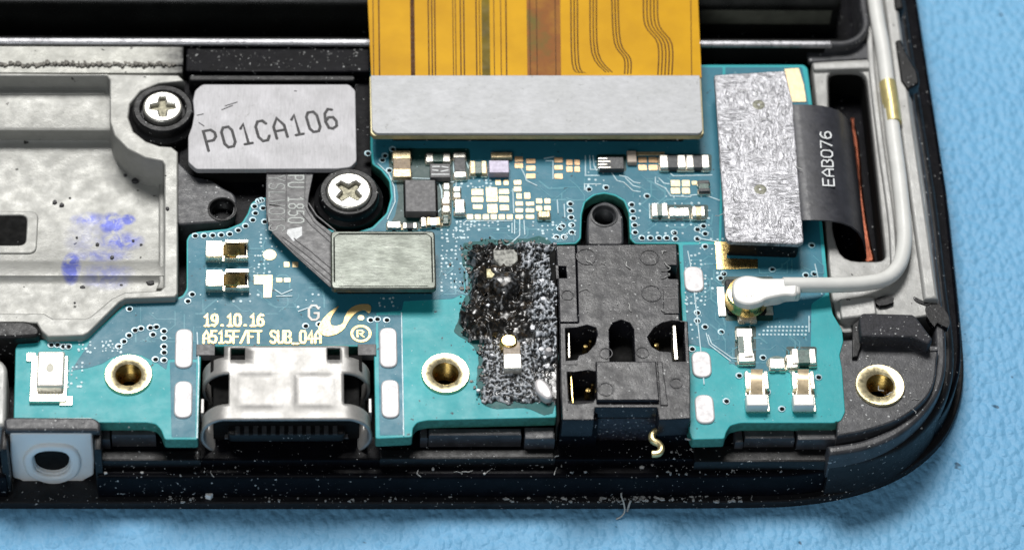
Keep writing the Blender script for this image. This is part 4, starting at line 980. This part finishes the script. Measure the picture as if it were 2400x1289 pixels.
# ------------------------------------------------------------------ screws
def cross(c, a, w, rot):
    p = []
    for k in range(4):
        t = rot + k * math.pi / 2; u = Vector((math.cos(t), math.sin(t))); v = Vector((-u.y, u.x))
        for q in (u * a - v * w * .8, u * a + v * w * .8, u * w * 1.25 + v * w * 1.25): p.append((c[0] + q.x, c[1] + q.y))
    return p
def screw(px, py, rpx, z, rot, label):
    c = P(px, py, z); r = rpx / 42.4
    s = thing('screw', label, 'screw', (c[0], c[1], z - 2.0), 'phillips screws holding the metal plate')
    mk('head', G().prism([circ(*c, r, 48), cross(c, r * .60, r * .15, rot)], z - .5, z, .13, 4), m_screw, s, 25)
    mk('drive_recess', G().prism(cross(c, r * .62, r * .17, rot), z - .52, z - .28), plain('dark_recess_metal', (.20, .19, .14), .5, .6, var=.5, vs=4), s)  # recess floor in a darker metal than the head
    mk('shank', G().lathe(c, [(r * .5, z - .5), (r * .5, z - 1.9), (0, z - 2)], 20), m_screw, s)
screw(381, 249, 47, 6.05, 0.04, 'small silver crosshead screw at the upper left beside the printed plate')
screw(818, 446, 53, 6.25, .82, 'larger silver crosshead screw below the lower right corner of the printed plate')

# ------------------------------------------------------------------ printed plate with short black flex and connector cap
fx = thing('metal_plate_cable', 'black flex cable with printed steel plate P01CA106 and small metal connector cap', 'flex cable', (-12, 4, 4.9))
zp = 6.05
PLT = PL([(474, 198), (818, 198), (833, 212), (836, 378), (822, 392), (790, 396), (460, 397), (441, 380), (441, 320), (450, 296), (455, 268), (452, 236), (457, 212)], zp)
plt = mk('steel_plate', G().prism(rnd(PLT, .16, 3), zp - .35, zp, .05), m_plate, fx)
mk('plate_underside', G().prism(inset(orient(PLT), .35), 4.4, zp - .34), m_hole, plt)
lettering('P01CA106', (489, 354), (808, 297), zp, 1.42, .165, m_print_dark, plt, gw=.62)
for l in ([(528, 249), (556, 240)], [(520, 258), (545, 248)], [(462, 271), (476, 268)], [(466, 288), (478, 296)], [(690, 214), (695, 214)]):
    mk('scratch', G().ribbon(PL(l, zp), .06, zp - .004, .012), m_print_dark, plt)
zf = 5.72
m_lgp = plain('light_grey_print', (.48, .51, .49), .55)
FLX = [(624, 392), (738, 392), (724, 462), (722, 486), (742, 516), (784, 548), (800, 560), (800, 668), (780, 676), (640, 548), (628, 526), (622, 480)]
film = mk('flex_film', G().prism(rnd(PL(FLX, zf), .15, 3), zf - .14, zf, .04), m_film, fx)
for k, l in enumerate(([(724, 478), (742, 506), (786, 542)], [(716, 486), (736, 520), (786, 562)], [(706, 500), (730, 528), (784, 576)], [(664, 556), (712, 592), (778, 646)], [(652, 556), (700, 596), (776, 660)], [(640, 546), (690, 596), (774, 672)], [(690, 560), (730, 590), (782, 634)])):
    mk('conductor_ridge', G().ribbon(PL(l, zf), .10, zf - .01, .05, True, .02), m_chip, film)
for x in (627, 672, 716): mk('conductor_ridge', G().ribbon(PL([(x, 400), (x - 2, 520 if x < 700 else 470)], zf), .05, zf - .01, .03, True, .01), m_chipdark, film)
lettering('YSLW01S', (631, 412), (631, 548), zf, .84, .075, plain('grey_print', (.32, .34, .33), .55), film, gw=.68)
for st_, ya_, yb_ in (('PU', 412, 445), ('1850', 462, 528)): lettering(st_, (676, ya_), (676, yb_), zf, .84, .085, m_lgp, film, gw=.68)
mk('arrow_mark', G().prism(PL([(674, 538), (708, 532), (708, 552), (688, 566), (672, 548)], zf), zf - .01, zf + .012), m_print_white, film)
zc = 6.45
capb = mk('connector_body', G().block(RC(790, 552, 1012, 664, 6.0), ZB, 6.15, .06), m_black, fx)
CAPP = rnd(RC(775, 541, 1021, 677, zc), .28, 4)
mk('cap_rim', G().prism([CAPP, inset(orient(CAPP), .24)], zc - .34, zc, .09, 3), m_capmetal, capb)
mk('cap_top', G().prism(inset(orient(CAPP), .22), zc - .3, zc - .05, .02), m_capmetal, capb)

# ------------------------------------------------------------------ orange display ribbon
rb = thing('display_ribbon_cable', 'wide orange ribbon cable with silver stiffener bar at its end', 'ribbon cable', (0, 12, 5.4))
zo = 6.55
def fz(py): return zo + (182 - py) * .0016
def fpoly(name, xl0, xl1, y0, y1, mat, parent, dz=0, th=.1):
    """sheet strip on the gently rising film; xl0(py), xl1(py) are its photo borders"""
    n = 8; V = []; F = []
    for i in range(n + 1):
        py = y0 + (y1 - y0) * i / n; z = fz(py) + dz
        for px in (xl0(py), xl1(py)): x, y = P(px, py, z); V.append((x, y, z))
    m = len(V); V += [(x, y, z - th) for x, y, z in V]
    for i in range(n):
        a = 2 * i; F += [(a, a + 2, a + 3, a + 1), (m + a + 1, m + a + 3, m + a + 2, m + a), (a, m + a, m + a + 2, a + 2), (a + 1, a + 3, m + a + 3, m + a + 1)]
    F += [(1, m + 1, m, 0), (m - 2, 2 * m - 2, 2 * m - 1, m - 1)]
    return mk(name, G().add(V, F), mat, parent)
film2 = fpoly('orange_film', lambda y: 862 + .045 * y, lambda y: 1636 + .045 * y, -620, 182, m_poly, rb)
def lane(x0, x1, mat, dz, y0=-620, y1=181): fpoly('conductor_track', lambda y: x0 + .012 * y, lambda y: x1 + .012 * y, y0, y1, mat, film2, dz, .02)
for x0, x1 in ((873, 875), (886, 889), (961, 971), (1002, 1005), (1010, 1013), (1017, 1020), (1060, 1062), (1066, 1068), (1077, 1080), (1085, 1088), (1114, 1117), (1122, 1124), (1156, 1158), (1172, 1174), (1184, 1187), (1618, 1620)): lane(x0, x1, m_polydark, .006)
lane(1128, 1147, m_polygreen, .006); lane(1234, 1313, m_polywin, .006)
for x in (1240, 1256, 1300): lane(x, x + 2, m_polydark, .010)
def bent(pts, n, dx):
    for k in range(n):
        pp = [(px + dx * k , py) for i, (px, py) in enumerate(pts)]
        pp.insert(1, (pp[1][0], -70))
        V = []; F = []
        g = G(); w = 1.5
        ss = spl(pp, 4, False)
        for (px, py) in ss:
            z = fz(py) + .012
            for s in (-w, w): x, y = P(px + s, py, z); V.append((x, y, z))
        m = len(V); V += [(x, y, z - .012) for x, y, z in V]
        for i in range(len(ss) - 1):
            a = 2 * i; F += [(a, a + 2, a + 3, a + 1), (a, m + a, m + a + 2, a + 2), (a + 1, a + 3, m + a + 3, m + a + 1)]
        mk('conductor_track', G().add(V, F), m_polydark, film2)
bent([(1336, -600), (1338, 0), (1341, 148), (1358, 172)], 3, 7.6)
bent([(1381, -600), (1383, 0), (1387, 124), (1420, 170)], 3, 7.4)
bent([(1432, -600), (1434, 0), (1440, 100), (1463, 138), (1464, 174)], 3, 7.2)
bent([(1506, -600), (1508, 0), (1512, 60), (1542, 104), (1542, 176)], 5, 8.2)
BAR = PL([(869, 177), (1640, 177), (1647, 306), (1640, 313), (882, 313), (872, 304)], zo + .12)
bar = mk('stiffener_bar', G().prism(rnd(BAR, [.03, .03, .15, .15, .15, .15], 3), zo - .12, zo + .12, .04), m_bar, rb)
mk('bar_backing', G().prism(inset(orient(rnd(PL([(866, 178), (1643, 178), (1650, 312), (1642, 318), (876, 318), (868, 310)], zo), .1)), 0), zo - .34, zo - .05, .04), plain('cream_laminate', (.52, .46, .26), .4, .3, var=.2, vs=2), bar)
mk('ribbon_connector', G().block(RC(920, 200, 1600, 306, 6.0), ZB, 6.2, .1), m_black, rb)

# ------------------------------------------------------------------ side flex with crinkled silver pad
sf = thing('side_flex_cable', 'black curved flex cable marked EAB076 with crinkled silver connector pad', 'flex cable', (14, 10, 5.0))
zs = 6.6
PAD = PL([(1674, 176), (1840, 166), (1858, 240), (1884, 566), (1872, 572), (1708, 566), (1700, 556)], zs)
pd = mk('silver_pad', G().prism(rnd(PAD, .12, 3), zs - .28, zs, .07), m_fabric, sf)
mk('pad_connector', G().prism(inset(orient(PAD), .22), ZB, zs - .27), m_black, sf)
for (px, py) in ((1778, 246), (1782, 444)):
    c = P(px, py, zs); mk('dimple', G().lathe(c, [(.40, zs - .01), (.30, zs + .012), (.16, zs + .004), (0, zs - .003)], 20), plain('dimple_olive', (.20, .20, .155), .5, .3, var=.6, vs=5, bump=.6, bs=6), pd)
# curved film: measured edge rows, bending down into the opening
rows = [(1862, 246, 518, 6.50), (1888, 247, 516, 6.52), (1915, 250, 514, 6.50), (1940, 254, 514, 6.42), (1962, 260, 517, 6.25), (1982, 270, 523, 5.92), (1998, 284, 530, 5.40), (2008, 300, 536, 4.7), (2013, 322, 545, 3.9), (2014, 345, 560, 3.0)]
V = []; F = []
yt0 = P(1880, 246, 6.5)[1]; yb0 = P(1890, 516, 6.5)[1]
for (px, a, b, z) in rows:
    xx = P(px, (a + b) / 2, z)[0]; V += [(xx, yt0, z), (xx, yb0, z)]
n = len(rows); V += [(x - .07, y, z - .09) for x, y, z in V]
F = [(2 * i, 2 * i + 1, 2 * i + 3, 2 * i + 2) for i in range(n - 1)] + [(2 * n + 2 * i + 2, 2 * n + 2 * i + 3, 2 * n + 2 * i + 1, 2 * n + 2 * i) for i in range(n - 1)]
F += [(2 * i, 2 * i + 2, 2 * i + 2 + 2 * n, 2 * i + 2 * n) for i in range(n - 1)] + [(2 * i + 1 + 2 * n, 2 * i + 3 + 2 * n, 2 * i + 3, 2 * i + 1) for i in range(n - 1)]
F += [(1, 0, 2 * n, 2 * n + 1), (2 * n - 2, 2 * n - 1, 4 * n - 1, 4 * n - 2)]
sfilm = mk('black_film', G().add(V, F), plain('grey_black_film', (.040, .041, .050), .40, var=.25, vs=1.2, bump=.2, bs=3), sf, 60)
lettering('EAB076', (1955, 436), (1947, 304), 6.50, .62, .085, m_print_white, sfilm, gw=.72, slant=.0, th=.02)

# ------------------------------------------------------------------ antenna cable
ac = thing('antenna_cable', 'thin white coaxial antenna cable with snap-on plug along the right rail', 'cable', (22, 5, 4.9))
cp = [(2020, -300, 5.25), (2050, 0, 5.25), (2072, 130, 5.25), (2092, 300, 5.25), (2108, 420, 5.25), (2118, 520, 5.25), (2119, 575, 5.3), (2107, 622, 5.4), (2078, 652, 5.5), (2030, 664, 5.65), (1960, 668, 5.85), (1900, 668, 6.05), (1835, 668, 6.15)]
path = spl([(*P(a, b, z), z) for a, b, z in cp], 6, False)
mk('cable_jacket', G().tube(path, .43, 18), m_cable, ac, 60)
sl_ = spl([(*P(a, b, 5.25), 5.25) for a, b in ((2080, 196), (2088, 245), (2094, 290))], 6, False)
mk('gold_sleeve', G().tube(sl_, .49, 18), plain('pale_yellow_sleeve', (.78, .66, .30), .35, .55, var=.1), ac, 60)
zk = 6.15; kc = P(1752, 682, zk)
head = mk('plug_ring', G().lathe(kc, [(1.10, ZB + .1), (1.18, ZB + .3), (1.10, ZB + .5), (1.14, ZB + .72), (1.08, zk - .15), (.85, zk - .1)], 36), m_gold, ac, 40)
HD = [(1717, 664), (1726, 651), (1745, 644), (1766, 645), (1790, 650), (1830, 650), (1866, 652), (1868, 690), (1840, 692), (1800, 700), (1784, 708), (1756, 714), (1728, 706), (1717, 688)]
mk('plug_cap', G().prism(spl(PL(HD, zk + .3), 4), zk - .15, zk + .3, .16, 4), m_cablehead, ac, 50)
mk('stamped_ring', G().prism([circ(*P(1752, 677, zk + .3), .52, 28), circ(*P(1752, 677, zk + .3), .45, 28)], zk + .26, zk + .325, .02), m_tingold, ac)
mk('crimp', G().prism(rnd(PL([(1790, 651), (1876, 655), (1878, 688), (1842, 690), (1830, 696), (1790, 702)], zk + .25), .2, 4), 5.7, zk + .26, .2, 4), m_cablehead, ac, 50)
mk('socket_base', G().prism(rnd(RC(1702, 655, 1794, 736, ZB + .15), .2), ZB, ZB + .18, .05), m_black, ac)
mk('socket_tab', G().block(RC(1682, 672, 1700, 740, ZB + .12), ZB, ZB + .12, .03), m_term, ac)
mk('socket_tab', G().block(RC(1790, 718, 1812, 736, ZB + .12), ZB, ZB + .14, .04), m_term, ac)

# ------------------------------------------------------------------ battery, rubber gasket, sponge
bt = thing('battery', 'black wrapped battery edge filling the bay behind the frame lip', 'battery', (-10, 24, 1.2))
brc = RC(-330, -330, 1957, 3, 5.3); brc = [(brc[0][0], P(900, 3, 5.3)[1]), (brc[1][0], P(900, 3, 5.3)[1]), (brc[2][0] , brc[2][1]), (brc[3][0], brc[3][1])]
mk('battery_pack', G().prism(rnd(brc, .5), 1.2, 5.3, .7, 5), m_wrap, bt)
mk('wrap_reflection', G().block([(brc[1][0] - 9, brc[0][1] - .03), (brc[1][0] - .6, brc[0][1] - .03), (brc[1][0] - .6, brc[0][1] + .4), (brc[1][0] - 9, brc[0][1] + .4)], 3.4, 4.6, .02), plain('grey_green_reflection', (.12, .125, .10), .4, var=.4, vs=.5), bt)  # grey-green patch paints the reflection on the glossy black wrap

gk = thing('rubber_gasket', 'milky white rubber gasket with dark oval hole at the lower left edge', 'gasket', (-27, gy, .4))
def front_poly(pts): # photo points on the upright plane y = gy
    out = []
    for px, py in pts:
        d = CR * ((px - 1200) / FPX) + CU * (-(py - 644.5) / FPX) - CB; t = (gy - CAM.y) / d.y; q = CAM + d * t; out.append((q.x, q.z))
    return out
FR = front_poly([(23, 1016), (216, 1016), (221, 1080), (220, 1114), (200, 1124), (188, 1136), (150, 1139), (124, 1143), (96, 1138), (56, 1136), (50, 1126), (30, 1120), (24, 1070)])
HO = spl(front_poly([(80, 1068), (95, 1056), (124, 1053), (152, 1058), (162, 1076), (158, 1098), (138, 1110), (110, 1110), (88, 1100), (81, 1084)]), 3)
BO2 = spl(front_poly([(54, 1072), (80, 1044), (126, 1038), (172, 1046), (190, 1076), (180, 1110), (140, 1128), (104, 1126), (66, 1108)]), 3)
def upright(g): g.v = [(x, gy - (z - 0), y) for x, y, z in g.v]; return g
rub = mk('rubber_body', upright(G().prism([rnd(FR, .15), HO], -1.0, 0, .12, 3)), m_whiterub, gk)
mk('collar', upright(G().prism([BO2, inset(orient(HO), -.05)], -.05, .2, .16, 3)), m_whiterub, gk)
mk('sound_hole', upright(G().prism(inset(orient(HO), -.08), -.9, -.28)), m_hole, gk)

sp = thing('sponge_block', 'small black sponge block in front of the brass insert corner', 'sponge', (27, -2, 4.8))
zq = 5.9
SPG = PL([(2014, 742), (2022, 733), (2140, 736), (2152, 748), (2186, 794), (2176, 806), (2140, 790), (2018, 788)], zq)
mk('sponge_top', G().prism(rnd(SPG, .12), 4.9, zq, .12, 3), m_rubber, sp)
mk('adhesive_flap', G().prism(PL([(2124, 800), (2178, 812), (2200, 812), (2198, 822), (2150, 826), (2120, 812)], 4.98), 4.9, 5.02, .02), m_greyplastic, sp)
mk('black_side', G().prism(PL([(1998, 760), (2020, 742), (2022, 800), (2010, 836), (1998, 836)], 5.2), 4.8, 5.2, .06), m_black, sp)  # low black block along the sponge's left side

# ------------------------------------------------------------------ crumbs, lint and dust
g = G().block(RC(482, 1147, 500, 1164, 1.2), .56, 1.0, .05)
zf0 = P(490, 1157, .8)
mk_o = mk('crumb', G().prism(circ(zf0[0], zf0[1], .24, 5), .5, .92, .06), m_white)
tag(mk_o, 'bright white crumb on the black front edge below the charging port', 'crumb')
s = [(1458, 1128, 1.2), (1462, 1140, 1.0), (1456, 1158, .9), (1462, 1178, .7), (1464, 1198, .35), (1456, 1210, .12), (1444, 1216, .06)]
hair = mk('lint_fibre', G().tube(spl([(*P(a, b, z), z) for a, b, z in s], 6, False), .045, 6), plain('pale_lint', (.6, .62, .6), .6))
tag(hair, 'pale curly lint fibre hanging over the front edge onto the mat', 'fibre')
s = [(1478, 1172, .7), (1474, 1184, .5), (1470, 1198, .2)]
hair = mk('lint_fibre', G().tube(spl([(*P(a, b, z), z) for a, b, z in s], 6, False), .06, 6), m_dust)
tag(hair, 'short straight lint fibre just right of the curly one', 'fibre')
random.seed(21); gd = G()
def crumb(px, py, z, r):
    c = P(px, py, z); n = random.randint(3, 6); ph = random.random() * 6; el = random.uniform(.5, 1.6)
    gd.prism([(c[0] + r * el * random.uniform(.5, 1.2) * math.cos(ph + 2 * math.pi * k / n), c[1] + r * random.uniform(.5, 1.2) * math.sin(ph + 2 * math.pi * k / n)) for k in range(n)], z - .03, z + r * random.uniform(.4, 1.0), r * .2, 1)
def rs(lo=.012, hi=.11): return lo + (hi - lo) * random.random() ** 3.2
cl = [(random.choice((random.uniform(0, 2000), random.uniform(1250, 1780))), random.uniform(8, 50)) for _ in range(34)]
for _ in range(380):                             # along the glass edge
    c0, w0 = random.choice(cl); px = random.gauss(c0, w0)
    if -20 < px < 2000: crumb(px, random.uniform(1160, 1177) - (max(0, px - 1800) / 25) ** 1.6 * .3, .56, rs(.015, .13))
for _ in range(130):
    px = random.choice((random.uniform(1000, 1900), random.gauss(1600, 90), random.uniform(240, 1000)))
    crumb(px, random.uniform(1080, 1112), 2.56, rs())
for _ in range(70): crumb(random.choice((random.uniform(980, 1900), random.gauss(1640, 60))), random.uniform(1030, 1075), 3.1, rs())
for _ in range(60): crumb(random.uniform(1990, 2180), random.uniform(830, 980), 4.96, rs(.01, .06))
for _ in range(70): crumb(random.uniform(1365, 1590), random.uniform(580, 740), 6.16, random.uniform(.015, .05))
for _ in range(70): crumb(random.uniform(440, 850), random.uniform(108, 165), 5.21, random.uniform(.012, .05))
for _ in range(24): crumb(random.uniform(60, 380), random.uniform(980, 1010), 5.41, random.uniform(.015, .04))
for _ in range(46):                              # short lint hairs among the grit
    z, (xa, xb, ya, yb) = random.choice(((.58, (100, 1950, 1160, 1178)), (2.58, (250, 1900, 1082, 1110)), (3.14, (1000, 1900, 1030, 1072)), (4.98, (1990, 2180, 830, 990)), (6.18, (1365, 1580, 585, 740)), (6.66, (1690, 1870, 200, 560))))
    px, py = random.uniform(xa, xb), random.uniform(ya, yb); a = random.random() * 6.3; pts = []
    for k in range(4): pts.append((*P(px, py, z), z + random.uniform(0, .06))); a += random.gauss(0, .7); l = random.uniform(4, 11); px += l * math.cos(a); py += l * .8 * math.sin(a)
    gd.tube(spl(pts, 3, False), random.uniform(.015, .028), 5)
o = mk('dust', gd, m_dust, kind='stuff'); o['label'] = 'pale dust and grit sprinkled along the black frame'
random.seed(5); gd = G()
for (a, b, r) in ((128, 475, .14), (144, 482, .17), (164, 465, .07), (293, 412, .12), (318, 426, .22), (378, 482, .12), (352, 665, .22), (358, 657, .14), (194, 676, .16), (178, 640, .13), (176, 652, .12), (231, 642, .13), (250, 626, .1), (262, 604, .12), (228, 574, .12), (312, 565, .11), (330, 574, .1), (284, 670, .12), (180, 558, .09), (393, 490, .12), (175, 710, .08), (42, 568, .06), (235, 652, .12)):
    z = 5.5 if a > 386 else (3.3 if b > 700 else 3.0)
    c = P(a, b, z); n = 6; ph = random.random() * 6
    gd.prism([(c[0] + r * random.uniform(.6, 1.2) * math.cos(ph + 2 * math.pi * k / n), c[1] + r * random.uniform(.6, 1.2) * math.sin(ph + 2 * math.pi * k / n)) for k in range(n)], z - .02, z + r * .7, r * .2, 1)
o = mk('grit', gd, m_print_dark, kind='stuff'); o['label'] = 'black grit grains lying in the silver pocket'
